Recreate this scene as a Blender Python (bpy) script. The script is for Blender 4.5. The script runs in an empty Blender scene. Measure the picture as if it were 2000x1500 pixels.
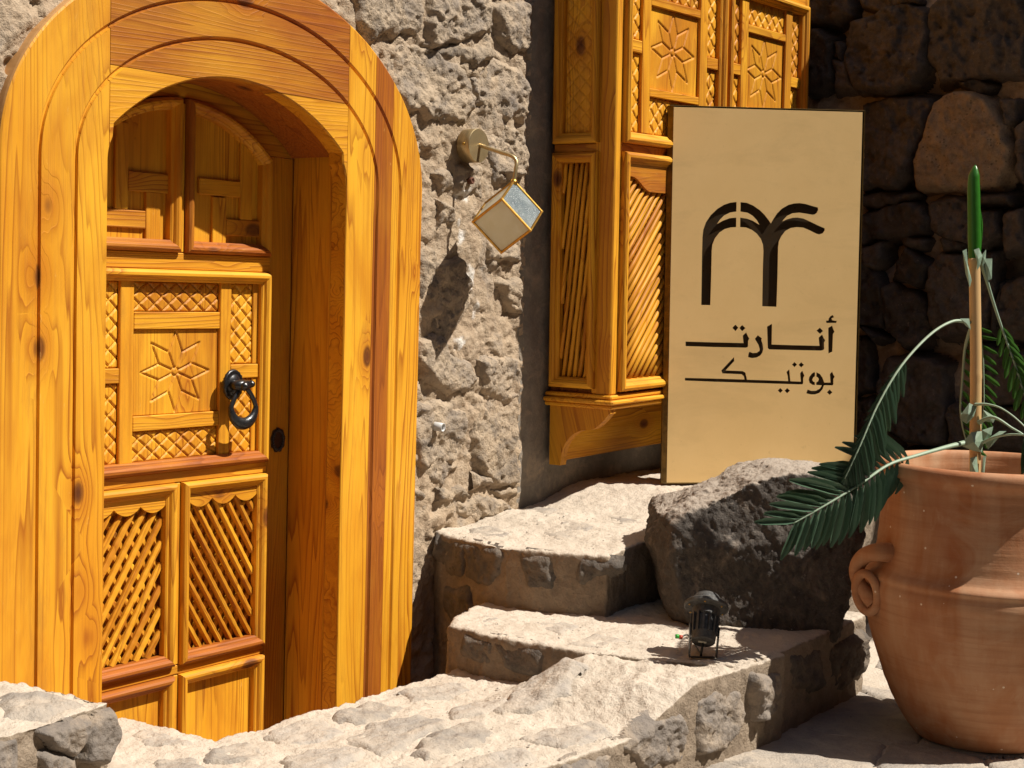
import bpy, bmesh, math, random
import numpy as np
from mathutils import Vector, Matrix

# ------------------------------------------------------------------ camera, sky, sun, exposure
SC = bpy.context.scene
COL = SC.collection
random.seed(5)
RNG = np.random.RandomState(11)
TH, PT, RO, FPX = math.radians(35.535), math.radians(3.5815), math.radians(1.57), 3015.5
F_ = np.array([math.cos(TH)*math.cos(PT), math.sin(TH)*math.cos(PT), -math.sin(PT)])
_r = np.array([math.sin(TH), -math.cos(TH), 0.0]); _u = np.cross(_r, F_)
R_ = math.cos(RO)*_r + math.sin(RO)*_u
U_ = -math.sin(RO)*_r + math.cos(RO)*_u
CAM = np.array([0.0, -3.0, 0.0])
cd = bpy.data.cameras.new('camera'); cam = bpy.data.objects.new('camera', cd); COL.objects.link(cam)
M = Matrix(((R_[0], U_[0], -F_[0], CAM[0]), (R_[1], U_[1], -F_[1], CAM[1]), (R_[2], U_[2], -F_[2], CAM[2]), (0, 0, 0, 1)))
cam.matrix_world = M
cd.sensor_width = 36; cd.lens = FPX*36/2000; cd.clip_end = 500; cd.clip_start = 0.05
SC.camera = cam

SUN_A, SUN_B = 0.47, 1.55                       # light travels (-A, 1, -B)
sdir = Vector((SUN_A, -1.0, SUN_B)).normalized()  # towards the sun
w = bpy.data.worlds.new('World'); SC.world = w; w.use_nodes = True
nt = w.node_tree; nt.nodes.clear()
sky = nt.nodes.new('ShaderNodeTexSky'); sky.sky_type = 'NISHITA'; sky.sun_disc = False
sky.sun_elevation = math.asin(sdir.z); sky.sun_rotation = math.atan2(sdir.x, sdir.y)
bg = nt.nodes.new('ShaderNodeBackground'); bg.inputs['Strength'].default_value = 0.05
wo = nt.nodes.new('ShaderNodeOutputWorld')
nt.links.new(sky.outputs[0], bg.inputs[0]); nt.links.new(bg.outputs[0], wo.inputs[0])
sl = bpy.data.lights.new('sun', 'SUN'); sl.energy = 5.0; sl.angle = math.radians(0.53); sl.color = (1.0, 0.94, 0.85)
so = bpy.data.objects.new('sun', sl); COL.objects.link(so)
so.rotation_euler = sdir.to_track_quat('Z', 'Y').to_euler(); so.location = (3, -4, 6)
SC.view_settings.view_transform = 'Standard'; SC.view_settings.look = 'None'
SC.view_settings.gamma = 1.0; SC.view_settings.use_curve_mapping = False
SC.view_settings.exposure = 0.55

# ------------------------------------------------------------------ survey helpers: a sight line meets a real plane
def ray(px, py): return (px-1000)/FPX*R_ - (py-750)/FPX*U_ + F_
def PY(px, py, y): d = ray(px, py); return CAM + (y-CAM[1])/d[1]*d
def PZ(px, py, z): d = ray(px, py); return CAM + (z-CAM[2])/d[2]*d
def PX(px, py, x): d = ray(px, py); return CAM + (x-CAM[0])/d[0]*d

# ------------------------------------------------------------------ noise
LAT = RNG.rand(64, 64, 64).astype(np.float32)
def vnoise(x, y, z):
    xi, yi, zi = np.floor(x).astype(np.int64), np.floor(y).astype(np.int64), np.floor(z).astype(np.int64)
    fx, fy, fz = x-xi, y-yi, z-zi
    fx, fy, fz = fx*fx*(3-2*fx), fy*fy*(3-2*fy), fz*fz*(3-2*fz)
    a, b, c = xi & 63, yi & 63, zi & 63; a1, b1, c1 = (a+1) & 63, (b+1) & 63, (c+1) & 63
    def L(p, q, t): return p + (q-p)*t
    v = L(L(L(LAT[a, b, c], LAT[a1, b, c], fx), L(LAT[a, b1, c], LAT[a1, b1, c], fx), fy),
          L(L(LAT[a, b, c1], LAT[a1, b, c1], fx), L(LAT[a, b1, c1], LAT[a1, b1, c1], fx), fy), fz)
    return v*2-1
def fbm(p, freq, octv=4, gain=0.5, off=0.0):
    x, y, z = [p[..., i]*freq + off + 31.7*i for i in range(3)]
    s = 0; a = 1.0
    for _ in range(octv):
        s = s + a*vnoise(x, y, z); x, y, z = x*2.03+5.1, y*2.03+9.2, z*2.03+1.7; a *= gain
    return s

# ------------------------------------------------------------------ object helpers
BASE = {}
def base_of(p): return BASE.get(p.name, np.zeros(3)) if p else np.zeros(3)
def thing(name, label, cat, loc=(0, 0, 0), group=None):
    o = bpy.data.objects.new(name, None); COL.objects.link(o); o.location = loc
    o.empty_display_size = 0.1
    o['label'] = label; o['category'] = cat
    if group: o['group'] = group
    BASE[o.name] = np.array(loc, float); return o
def mesh_np(name, V, Fq, mat, parent=None, attrs=None, smooth=False, kind=None, label=None, origin=None):
    """V (n,3) world, Fq (m,4) or list of faces -> one mesh object"""
    V = np.asarray(V, np.float32)
    me = bpy.data.meshes.new(name)
    b = base_of(parent)
    o_ = V.mean(0) if origin is None else np.asarray(origin)
    o_ = o_.astype(np.float32)
    L = V - o_
    if isinstance(Fq, np.ndarray):
        n = Fq.shape[1]
        me.vertices.add(len(L)); me.vertices.foreach_set('co', L.ravel())
        me.loops.add(Fq.size); me.loops.foreach_set('vertex_index', Fq.astype(np.int32).ravel())
        me.polygons.add(len(Fq)); me.polygons.foreach_set('loop_start', np.arange(0, Fq.size, n, dtype=np.int32))
        me.update(calc_edges=True)
    else:
        me.from_pydata(L.tolist(), [], Fq); me.update()
    me.validate()
    if attrs:
        for k, v in attrs.items():
            v = np.asarray(v, np.float32)
            if v.ndim == 2:
                a = me.attributes.new(k, 'FLOAT_VECTOR', 'POINT'); a.data.foreach_set('vector', v.ravel())
            else:
                if v.ndim == 0: v = np.full(len(L), float(v), np.float32)
                a = me.attributes.new(k, 'FLOAT', 'POINT'); a.data.foreach_set('value', v)
    if smooth: me.polygons.foreach_set('use_smooth', np.ones(len(me.polygons), bool))
    me.materials.append(mat)
    o = bpy.data.objects.new(name, me); COL.objects.link(o)
    o.location = (o_ - b).tolist()
    if parent: o.parent = parent
    BASE[o.name] = o_.astype(float)
    if kind: o['kind'] = kind
    if label: o['label'] = label
    return o
def grid_faces(n, m, keep=None):
    i = np.arange(n*m).reshape(n, m)
    q = np.stack([i[:-1, :-1], i[1:, :-1], i[1:, 1:], i[:-1, 1:]], -1).reshape(-1, 4)
    if keep is not None:
        k = (keep[:-1, :-1] & keep[1:, :-1] & keep[1:, 1:] & keep[:-1, 1:]).ravel(); q = q[k]
    return q
def compact(V, Fq, extra=()):
    used = np.unique(Fq); mp = np.full(len(V), -1, np.int64); mp[used] = np.arange(len(used))
    return (V[used], mp[Fq]) + tuple(e[used] for e in extra)

# ------------------------------------------------------------------ materials
def new_mat(name):
    m = bpy.data.materials.new(name); m.use_nodes = True; t = m.node_tree; t.nodes.clear()
    out = t.nodes.new('ShaderNodeOutputMaterial'); b = t.nodes.new('ShaderNodeBsdfPrincipled')
    t.links.new(b.outputs[0], out.inputs[0]); return m, t, b
class G:
    def __init__(s, t): s.t = t
    def n(s, ty, **k):
        x = s.t.nodes.new(ty)
        for a, v in k.items(): setattr(x, a, v)
        return x
    def l(s, a, b): s.t.links.new(a, b)
    def val(s, v, sock):
        if isinstance(v, (int, float)): sock.default_value = v
        elif isinstance(v, tuple): sock.default_value = v if len(sock.default_value) == len(v) else v + (1.0,)
        else: s.l(v, sock)
    def math(s, op, a, b=0.0, c=None, clamp=False):
        x = s.n('ShaderNodeMath', operation=op); x.use_clamp = clamp
        s.val(a, x.inputs[0]); s.val(b, x.inputs[1])
        if c is not None: s.val(c, x.inputs[2])
        return x.outputs[0]
    def noise(s, vec, scale, detail=4, rough=0.55, dist=0.0):
        x = s.n('ShaderNodeTexNoise'); s.l(vec, x.inputs['Vector'])
        x.inputs['Scale'].default_value = scale; x.inputs['Detail'].default_value = detail
        x.inputs['Roughness'].default_value = rough; x.inputs['Distortion'].default_value = dist
        return x.outputs['Fac']
    def mul(s, vec, v):
        x = s.n('ShaderNodeVectorMath', operation='MULTIPLY'); s.l(vec, x.inputs[0]); x.inputs[1].default_value = v; return x.outputs[0]
    def ramp(s, f, stops):
        x = s.n('ShaderNodeValToRGB'); s.l(f, x.inputs[0]); e = x.color_ramp.elements
        while len(e) < len(stops): e.new(0.5)
        for i, (p, c) in enumerate(stops):
            e[i].position = p; e[i].color = (c, c, c, 1) if isinstance(c, (int, float)) else tuple(c)+(1,)
        return x.outputs[0]
    def mix(s, f, a, b, mode='MIX'):
        x = s.n('ShaderNodeMix', data_type='RGBA', blend_type=mode); s.val(f, x.inputs[0])
        s.val(a, x.inputs[6]); s.val(b, x.inputs[7]); return x.outputs[2]
    def bump(s, h, strength, dist, normal=None):
        x = s.n('ShaderNodeBump'); s.l(h, x.inputs['Height']); x.inputs['Strength'].default_value = strength
        x.inputs['Distance'].default_value = dist
        if normal is not None: s.l(normal, x.inputs['Normal'])
        return x.outputs[0]

def wood_mat():
    m, t, b = new_mat('varnished_pine'); g = G(t)
    ga = g.n('ShaderNodeAttribute', attribute_name='grain').outputs['Vector']
    ti = g.n('ShaderNodeAttribute', attribute_name='tint').outputs['Fac']
    sx = g.n('ShaderNodeSeparateXYZ'); g.l(ga, sx.inputs[0])
    # knots: sparse cells, stretched little along the grain
    vk = g.mul(ga, (4.2, 7.5, 7.5))
    vo = g.n('ShaderNodeTexVoronoi', voronoi_dimensions='3D', feature='F1'); g.l(vk, vo.inputs['Vector']); vo.inputs['Scale'].default_value = 1.0
    wn = g.n('ShaderNodeTexWhiteNoise', noise_dimensions='3D'); g.l(vo.outputs['Position'], wn.inputs['Vector'])
    keep = g.math('GREATER_THAN', wn.outputs['Value'], 0.66)
    kd = vo.outputs['Distance']
    infl = g.math('MULTIPLY', g.math('POWER', 2.718, g.math('MULTIPLY', g.math('POWER', g.math('DIVIDE', kd, 0.27), 2.0), -1.0)), keep)
    # rings: mostly straight lines along the board, bent by knots, opening into long tongues
    n1 = g.noise(g.mul(ga, (0.42, 3.4, 3.4)), 1.0, 1, 0.4)
    n2 = g.noise(g.mul(ga, (2.2, 30.0, 30.0)), 1.0, 2, 0.5)
    n3 = g.noise(g.mul(ga, (0.30, 13.0, 13.0)), 1.0, 2, 0.5)
    r = g.math('ADD', g.math('MULTIPLY', n1, 23.0), g.math('MULTIPLY', sx.outputs['Y'], 46.0))
    r = g.math('ADD', r, g.math('MULTIPLY', n3, 9.0))
    r = g.math('ADD', r, g.math('MULTIPLY', infl, 3.6))
    r = g.math('ADD', r, g.math('MULTIPLY', n2, 0.6))
    fr = g.math('FRACT', r)
    ring = g.ramp(fr, [(0.0, 0.0), (0.55, 0.08), (0.82, 0.62), (0.93, 1.0), (0.97, 0.5), (1.0, 0.0)])
    fib = g.noise(g.mul(ga, (5.0, 260.0, 260.0)), 1.0, 4, 0.65)
    blot = g.noise(g.mul(ga, (1.6, 5.5, 5.5)), 1.0, 4, 0.6)
    wide = g.noise(g.mul(ga, (0.6, 13.0, 13.0)), 1.0, 2, 0.5)
    stain = g.noise(g.mul(ga, (0.9, 2.6, 2.6)), 1.0, 5, 0.65, 0.6)
    base = g.mix(g.ramp(blot, [(0.35, 0.0), (0.68, 1.0)]), (0.77, 0.385, 0.024), (0.64, 0.258, 0.011))
    base = g.mix(g.math('MULTIPLY', ring, g.ramp(wide, [(0.34, 0.12), (0.60, 1.0)])), base, (0.34, 0.098, 0.005))
    base = g.mix(g.math('MULTIPLY', g.ramp(fib, [(0.50, 0.0), (0.72, 1.0)]), 0.38), base, (0.36, 0.125, 0.008))
    base = g.mix(g.ramp(stain, [(0.50, 0.0), (0.68, 0.72)]), base, (0.44, 0.140, 0.007))
    oi = g.n('ShaderNodeObjectInfo').outputs['Random']
    base = g.mix(1.0, base, g.ramp(oi, [(0.0, (0.80, 0.74, 0.70)), (0.5, (1.0, 1.0, 1.0)), (1.0, (1.03, 1.06, 1.1))]), 'MULTIPLY')
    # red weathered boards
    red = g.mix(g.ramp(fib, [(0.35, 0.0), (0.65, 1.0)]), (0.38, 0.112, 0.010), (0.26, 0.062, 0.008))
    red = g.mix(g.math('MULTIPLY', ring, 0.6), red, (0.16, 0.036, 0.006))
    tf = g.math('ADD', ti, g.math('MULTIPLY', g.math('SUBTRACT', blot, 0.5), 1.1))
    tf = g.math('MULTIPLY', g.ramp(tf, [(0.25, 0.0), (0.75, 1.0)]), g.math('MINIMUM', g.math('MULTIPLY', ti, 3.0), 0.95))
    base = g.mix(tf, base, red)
    # knots
    kc = g.math('MULTIPLY', g.ramp(kd, [(0.05, 1.0), (0.115, 0.75), (0.16, 0.0)]), keep)
    halo = g.math('MULTIPLY', g.ramp(kd, [(0.12, 0.55), (0.42, 0.0)]), keep)
    base = g.mix(halo, base, (0.42, 0.12, 0.008))
    base = g.mix(kc, base, g.mix(fr, (0.16, 0.045, 0.008), (0.07, 0.018, 0.005)))
    # worn spots where the varnish has flaked
    wear = g.ramp(g.noise(g.mul(ga, (22.0, 70.0, 70.0)), 1.0, 5, 0.7), [(0.66, 0.0), (0.72, 1.0)])
    base = g.mix(g.math('MULTIPLY', wear, 0.35), base, (0.72, 0.42, 0.12))
    grime = g.noise(g.mul(ga, (1.3, 9.0, 9.0)), 1.0, 7, 0.72, 0.3)
    base = g.mix(g.ramp(grime, [(0.56, 0.0), (0.72, 0.55)]), base, (0.30, 0.120, 0.020))
    g.l(base, b.inputs['Base Color'])
    rough = g.ramp(fib, [(0.3, 0.42), (0.7, 0.66)]); g.l(rough, b.inputs['Roughness'])
    b.inputs['Specular IOR Level'].default_value = 0.30
    h = g.math('ADD', g.math('MULTIPLY', ring, 0.6), g.math('MULTIPLY', fib, 0.8))
    h = g.math('SUBTRACT', h, g.math('MULTIPLY', kc, 0.7))
    g.l(g.bump(h, 0.5, 0.0016), b.inputs['Normal'])
    return m
WOOD = wood_mat()
EDGEW = None
def edge_wood():
    m, t, b = new_mat('bare_pine_edge'); g = G(t)
    ga = g.n('ShaderNodeAttribute', attribute_name='grain').outputs['Vector']
    n = g.noise(g.mul(ga, (30., 140., 30.)), 1.0, 4, .6)
    g.l(g.mix(n, (0.62, 0.36, 0.14), (0.46, 0.22, 0.07)), b.inputs['Base Color']); b.inputs['Roughness'].default_value = 0.6
    g.l(g.bump(n, 0.3, 0.001), b.inputs['Normal'])
    return m

def stone_mat(name, cols, dust=None, pores=0.5, bump=0.6, scale=1.0, spec=0.25, tint_amt=0.35, rough=0.9, top_dust=0.0, speck=None, white=False, dust_col=((0.43, 0.36, 0.29), (0.43, 0.36, 0.29))):
    m, t, b = new_mat(name); g = G(t)
    co = g.n('ShaderNodeNewGeometry'); P = co.outputs['Position']
    ti = g.n('ShaderNodeAttribute', attribute_name='tint').outputs['Fac']
    n1 = g.noise(P, 5.5*scale, 6, 0.62, 0.4); n2 = g.noise(P, 26*scale, 6, 0.65); n3 = g.noise(P, 140*scale, 4, 0.6)
    c = g.mix(g.ramp(n1, [(0.34, 0.0), (0.66, 1.0)]), cols[0], cols[1])
    c = g.mix(g.math('MULTIPLY', g.ramp(n2, [(0.42, 0.0), (0.66, 1.0)]), 0.75), c, cols[2])
    c = g.mix(g.ramp(n3, [(0.3, 0.22), (0.7, 0.0)]), c, tuple(x*0.35 for x in cols[0]))
    # stones differ from each other
    c = g.mix(1.0, c, g.ramp(ti, [(0.0, 1.0-tint_amt), (1.0, 1.0+tint_amt*0.35)]), 'MULTIPLY')
    vo = g.n('ShaderNodeTexVoronoi', feature='F1'); g.l(P, vo.inputs['Vector']); vo.inputs['Scale'].default_value = 75*scale
    wn = g.n('ShaderNodeTexWhiteNoise', noise_dimensions='3D'); g.l(vo.outputs['Position'], wn.inputs['Vector'])
    rad = g.math('MULTIPLY', g.math('POWER', wn.outputs['Value'], 2.5), 0.42)
    pit = g.math('LESS_THAN', vo.outputs['Distance'], rad)
    pz = g.math('MULTIPLY', pit, g.ramp(n1, [(0.40, 0.1), (0.6, 1.0)]))
    if dust:
        dn = g.noise(P, 9*scale, 6, 0.68, 0.8)
        c = g.mix(g.math('MULTIPLY', g.ramp(dn, [(0.50-dust[1]*0.3, 0.0), (0.74-dust[1]*0.3, 1.0)]), 0.9), c, g.mix(n2, dust[0], tuple(x*0.8 for x in dust[0])))
    if top_dust:
        sn = g.n('ShaderNodeSeparateXYZ'); g.l(co.outputs['Normal'], sn.inputs[0])
        td = g.math('MULTIPLY', g.ramp(g.math('ADD', sn.outputs['Z'], g.math('MULTIPLY', n2, 0.35)), [(0.62, 0.0), (1.05, 1.0)]), top_dust)
        c = g.mix(td, c, g.mix(g.ramp(n1, [(0.35, 0.0), (0.65, 1.0)]), dust_col[0], dust_col[1]))
    if speck:
        sp = g.ramp(g.noise(P, 55*scale, 5, 0.75), [(0.62, 0.0), (0.70, 1.0)])
        c = g.mix(g.math('MULTIPLY', sp, speck[1]), c, speck[0])
    if white:
        wa = g.n('ShaderNodeAttribute', attribute_name='white').outputs['Fac']
        c = g.mix(g.math('MULTIPLY', wa, g.ramp(n2, [(0.30, 0.3), (0.5, 1.0)])), c, (0.74, 0.70, 0.64))
    if pores: c = g.mix(g.math('MULTIPLY', pz, 0.6*pores), c, tuple(x*0.25 for x in cols[0]))
    g.l(c, b.inputs['Base Color']); b.inputs['Roughness'].default_value = rough
    b.inputs['Specular IOR Level'].default_value = spec
    h = g.math('ADD', g.math('MULTIPLY', n2, 1.0), g.math('MULTIPLY', n3, 0.45))
    if pores: h = g.math('SUBTRACT', h, g.math('MULTIPLY', pz, 0.55*pores))
    g.l(g.bump(h, bump, 0.010/scale), b.inputs['Normal'])
    return m
EDGEW = edge_wood()
TAN = (0.50, 0.385, 0.265)
M_MORTAR = stone_mat('lime_mortar', [(0.44, 0.33, 0.22), (0.36, 0.265, 0.18), (0.52, 0.41, 0.29)], pores=0.5, bump=1.0, tint_amt=0.0, white=True, dust=((0.27, 0.235, 0.20), -0.1))
M_STONE_A = stone_mat('weathered_grey_stone', [(0.25, 0.205, 0.165), (0.37, 0.30, 0.23), (0.17, 0.145, 0.125)], dust=(TAN, 0.48), pores=1.0, bump=1.3, tint_amt=0.45, white=True)
M_PLASTER = stone_mat('grey_cement_render', [(0.24, 0.205, 0.165), (0.19, 0.165, 0.135), (0.29, 0.25, 0.20)], dust=(TAN, -0.1), pores=0.2, bump=0.5, tint_amt=0)
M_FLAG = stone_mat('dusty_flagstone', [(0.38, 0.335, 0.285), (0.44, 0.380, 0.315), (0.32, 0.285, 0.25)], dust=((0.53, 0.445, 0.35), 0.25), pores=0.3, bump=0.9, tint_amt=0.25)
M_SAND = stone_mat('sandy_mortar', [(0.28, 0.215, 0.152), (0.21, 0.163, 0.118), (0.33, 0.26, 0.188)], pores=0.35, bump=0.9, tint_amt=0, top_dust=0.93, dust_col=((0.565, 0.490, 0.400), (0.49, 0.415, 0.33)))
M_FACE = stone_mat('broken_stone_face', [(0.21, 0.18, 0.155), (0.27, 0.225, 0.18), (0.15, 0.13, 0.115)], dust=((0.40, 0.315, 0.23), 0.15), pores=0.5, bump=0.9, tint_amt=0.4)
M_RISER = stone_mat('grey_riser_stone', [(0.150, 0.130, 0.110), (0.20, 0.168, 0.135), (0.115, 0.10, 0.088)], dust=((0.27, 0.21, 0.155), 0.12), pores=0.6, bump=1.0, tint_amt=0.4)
M_BASALT = stone_mat('dark_basalt', [(0.085, 0.072, 0.060), (0.12, 0.10, 0.083), (0.055, 0.047, 0.042)], dust=((0.26, 0.20, 0.15), -0.12), pores=0.4, bump=1.0, top_dust=0.75, speck=((0.34, 0.29, 0.24), 0.5), rough=0.85)
M_STONE_B = stone_mat('dark_wall_basalt', [(0.094, 0.077, 0.064), (0.145, 0.118, 0.096), (0.058, 0.049, 0.042)], dust=((0.20, 0.14, 0.095), -0.25), pores=0.3, bump=0.9, tint_amt=0.4, speck=((0.30, 0.23, 0.17), 0.6), rough=0.75)
M_STONE_B2 = stone_mat('brown_wall_stone', [(0.34, 0.24, 0.15), (0.42, 0.30, 0.185), (0.22, 0.16, 0.11)], pores=1.0, bump=1.2, tint_amt=0.2, dust=((0.13, 0.10, 0.08), -0.1))
M_MORTAR_B = stone_mat('ochre_mortar', [(0.44, 0.33, 0.235), (0.32, 0.24, 0.172), (0.52, 0.40, 0.29)], pores=0.3, bump=0.9, tint_amt=0)
M_WHITE = stone_mat('white_plaster_splash', [(0.70, 0.66, 0.60), (0.60, 0.55, 0.48), (0.78, 0.74, 0.68)], pores=0.3, bump=0.6, tint_amt=0)

def terracotta():
    m, t, b = new_mat('terracotta'); g = G(t)
    tc = g.n('ShaderNodeTexCoord').outputs['Object']
    n1 = g.noise(tc, 3.2, 5, 0.6, 0.6); n2 = g.noise(g.mul(tc, (3, 3, 60)), 1.0, 4, 0.6); n3 = g.noise(tc, 120, 4, 0.6)
    st = g.noise(g.mul(tc, (14, 14, 1.2)), 1.0, 4, 0.6)
    c = g.mix(g.ramp(n1, [(0.36, 0), (0.66, 1)]), (0.43, 0.200, 0.092), (0.335, 0.122, 0.044))
    c = g.mix(g.math('MULTIPLY', g.ramp(st, [(0.40, 0), (0.66, 1)]), 0.7), c, (0.49, 0.29, 0.165))
    c = g.mix(g.math('MULTIPLY', g.ramp(n2, [(0.46, 0), (0.70, 1)]), 0.45), c, (0.28, 0.105, 0.045))
    big = g.noise(tc, 2.2, 4, 0.6, 0.8)
    c = g.mix(g.math('MULTIPLY', g.ramp(big, [(0.50, 0), (0.66, 1)]), 0.65), c, (0.30, 0.092, 0.032))
    dz = g.noise(tc, 6.0, 6, 0.7, 1.0)
    c = g.mix(g.math('MULTIPLY', g.ramp(dz, [(0.52, 0), (0.70, 1)]), 0.5), c, (0.49, 0.31, 0.185))
    vo = g.n('ShaderNodeTexVoronoi'); g.l(tc, vo.inputs['Vector']); vo.inputs['Scale'].default_value = 34
    wn = g.n('ShaderNodeTexWhiteNoise'); g.l(vo.outputs['Position'], wn.inputs['Vector'])
    ch = g.math('MULTIPLY', g.math('LESS_THAN', vo.outputs['Distance'], 0.10), g.math('GREATER_THAN', wn.outputs['Value'], 0.80))
    c = g.mix(ch, c, (0.68, 0.55, 0.42))
    g.l(c, b.inputs['Base Color']); b.inputs['Roughness'].default_value = 0.72; b.inputs['Specular IOR Level'].default_value = 0.3
    h = g.math('ADD', g.math('MULTIPLY', n2, 1.0), g.math('MULTIPLY', n3, 0.35))
    g.l(g.bump(h, 0.35, 0.004), b.inputs['Normal'])
    return m
M_TERRA = terracotta()

def simple(name, col, rough=0.5, metal=0.0, nscale=None, var=0.25, bump=0.0, spec=0.5, stretch=None, coat=0.0):
    m, t, b = new_mat(name); g = G(t)
    b.inputs['Roughness'].default_value = rough; b.inputs['Metallic'].default_value = metal
    b.inputs['Specular IOR Level'].default_value = spec; b.inputs['Coat Weight'].default_value = coat
    tc = g.n('ShaderNodeTexCoord').outputs['Object']
    if stretch: tc = g.mul(tc, stretch)
    n = g.noise(tc, nscale or 20, 5, 0.6)
    g.l(g.mix(g.ramp(n, [(0.3, 0), (0.7, 1)]), col, tuple(c*(1-var) for c in col)), b.inputs['Base Color'])
    g.l(g.ramp(n, [(0.3, max(0.05, rough-0.08)), (0.7, min(1, rough+0.1))]), b.inputs['Roughness'])
    if bump: g.l(g.bump(n, bump, 0.002), b.inputs['Normal'])
    return m
M_IRON = simple('black_cast_iron', (0.012, 0.012, 0.013), 0.32, 0.0, 90, 0.3, 0.3, 0.6)
M_BRASS = simple('brushed_antique_brass', (0.62, 0.48, 0.26), 0.42, 0.85, 1.0, 0.25, 0.1, stretch=(40, 400, 40))
M_GILT = simple('gilt_brass_edge', (0.62, 0.36, 0.08), 0.38, 1.0, 60, 0.3, 0.2)
M_SIGN = None
def sign_mat():
    m, t, b = new_mat('satin_brass_sheet'); g = G(t)
    tc = g.n('ShaderNodeTexCoord').outputs['Object']
    n = g.noise(tc, 5, 4, 0.6); f = g.noise(g.mul(tc, (700, 700, 60)), 1.0, 2, 0.5); s = g.noise(tc, 45, 6, 0.7)
    c = g.mix(g.ramp(n, [(0.3, 0), (0.7, 1)]), (0.82, 0.575, 0.255), (0.77, 0.53, 0.225))
    c = g.mix(g.math('MULTIPLY', g.ramp(s, [(0.64, 0), (0.72, 1)]), 0.25), c, (0.40, 0.26, 0.11))
    c = g.mix(g.math('MULTIPLY', f, 0.12), c, (0.45, 0.30, 0.12))
    sm = g.noise(g.mul(tc, (2.0, 2.0, 6.0)), 1.0, 6, 0.7, 0.5)
    c = g.mix(g.math('MULTIPLY', g.ramp(sm, [(0.50, 0), (0.72, 1)]), 0.30), c, (0.46, 0.31, 0.13))
    g.l(c, b.inputs['Base Color']); b.inputs['Metallic'].default_value = 0.10; b.inputs['Roughness'].default_value = 0.5
    g.l(g.bump(f, 0.05, 0.0005), b.inputs['Normal'])
    return m
M_SIGN = sign_mat()
M_SIGN_EDGE = simple('dark_brass_return', (0.20, 0.135, 0.045), 0.34, 0.8, 40, 0.5, 0.2)
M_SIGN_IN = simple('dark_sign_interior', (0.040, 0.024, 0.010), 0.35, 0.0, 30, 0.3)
M_BAMBOO = None
def bamboo():
    m, t, b = new_mat('bamboo_cane'); g = G(t)
    tc = g.n('ShaderNodeTexCoord').outputs['Object']
    n = g.noise(g.mul(tc, (90, 90, 3)), 1.0, 4, 0.6); s = g.noise(g.mul(tc, (25, 25, 10)), 1.0, 5, 0.7)
    c = g.mix(n, (0.60, 0.40, 0.19), (0.50, 0.30, 0.12))
    c = g.mix(g.math('MULTIPLY', g.ramp(s, [(0.62, 0), (0.72, 1)]), 0.5), c, (0.26, 0.13, 0.05))
    g.l(c, b.inputs['Base Color']); b.inputs['Roughness'].default_value = 0.42
    return m
M_BAMBOO = bamboo()
def leafmat(name, c1, c2, rough=0.38, trans=0.12):
    m, t, b = new_mat(name); g = G(t)
    oi = g.n('ShaderNodeObjectInfo').outputs['Random']; tc = g.n('ShaderNodeTexCoord').outputs['Object']
    n = g.noise(tc, 14, 4, 0.6)
    c = g.mix(g.math('MULTIPLY', g.math('ADD', n, oi), 0.5), c1, c2)
    g.l(c, b.inputs['Base Color']); b.inputs['Roughness'].default_value = rough; b.inputs['Specular IOR Level'].default_value = 0.5
    g.l(g.bump(g.noise(g.mul(tc, (6, 60, 60)), 1.0, 2, 0.5), 0.35, 0.003), b.inputs['Normal'])
    tr = t.nodes.new('ShaderNodeBsdfTranslucent'); g.l(c, tr.inputs[0])
    mx = t.nodes.new('ShaderNodeMixShader'); mx.inputs[0].default_value = trans
    out = [x for x in t.nodes if x.type == 'OUTPUT_MATERIAL'][0]
    g.l(b.outputs[0], mx.inputs[1]); g.l(tr.outputs[0], mx.inputs[2]); g.l(mx.outputs[0], out.inputs[0])
    return m
M_LEAF = leafmat('dark_fabric_leaf', (0.100, 0.165, 0.100), (0.055, 0.108, 0.070), 0.24)
M_LEAF2 = leafmat('bright_fabric_leaf', (0.075, 0.190, 0.028), (0.045, 0.125, 0.028), 0.4, 0.3)
M_SHOOT = leafmat('rolled_green_shoot', (0.030, 0.165, 0.012), (0.022, 0.120, 0.010), 0.32, 0.05)
M_BRACT = leafmat('pale_sheath', (0.34, 0.42, 0.29), (0.25, 0.36, 0.26), 0.5, 0.12)
def glassmat(name, c1, c2, rough, bumps, trans):
    m, t, b = new_mat(name); g = G(t)
    tc = g.n('ShaderNodeNewGeometry').outputs['Position']
    n = g.noise(tc, 22, 5, 0.6); f = g.noise(tc, 190, 3, 0.6)
    c = g.mix(g.ramp(n, [(0.3, 0), (0.7, 1)]), c1, c2); g.l(c, b.inputs['Base Color'])
    b.inputs['Roughness'].default_value = rough
    bn = g.bump(f, bumps, 0.004); g.l(bn, b.inputs['Normal'])
    tr = t.nodes.new('ShaderNodeBsdfTranslucent'); g.l(c, tr.inputs[0]); mx = t.nodes.new('ShaderNodeMixShader'); mx.inputs[0].default_value = trans
    out = [x for x in t.nodes if x.type == 'OUTPUT_MATERIAL'][0]
    g.l(b.outputs[0], mx.inputs[1]); g.l(tr.outputs[0], mx.inputs[2]); g.l(mx.outputs[0], out.inputs[0])
    return m
M_FROST = glassmat('frosted_glass', (0.97, 0.96, 0.88), (0.90, 0.87, 0.75), 0.35, 0.1, 0.62)
M_SEEDED = glassmat('seeded_glass', (0.40, 0.45, 0.45), (0.22, 0.27, 0.29), 0.18, 1.0, 0.45)

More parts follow.
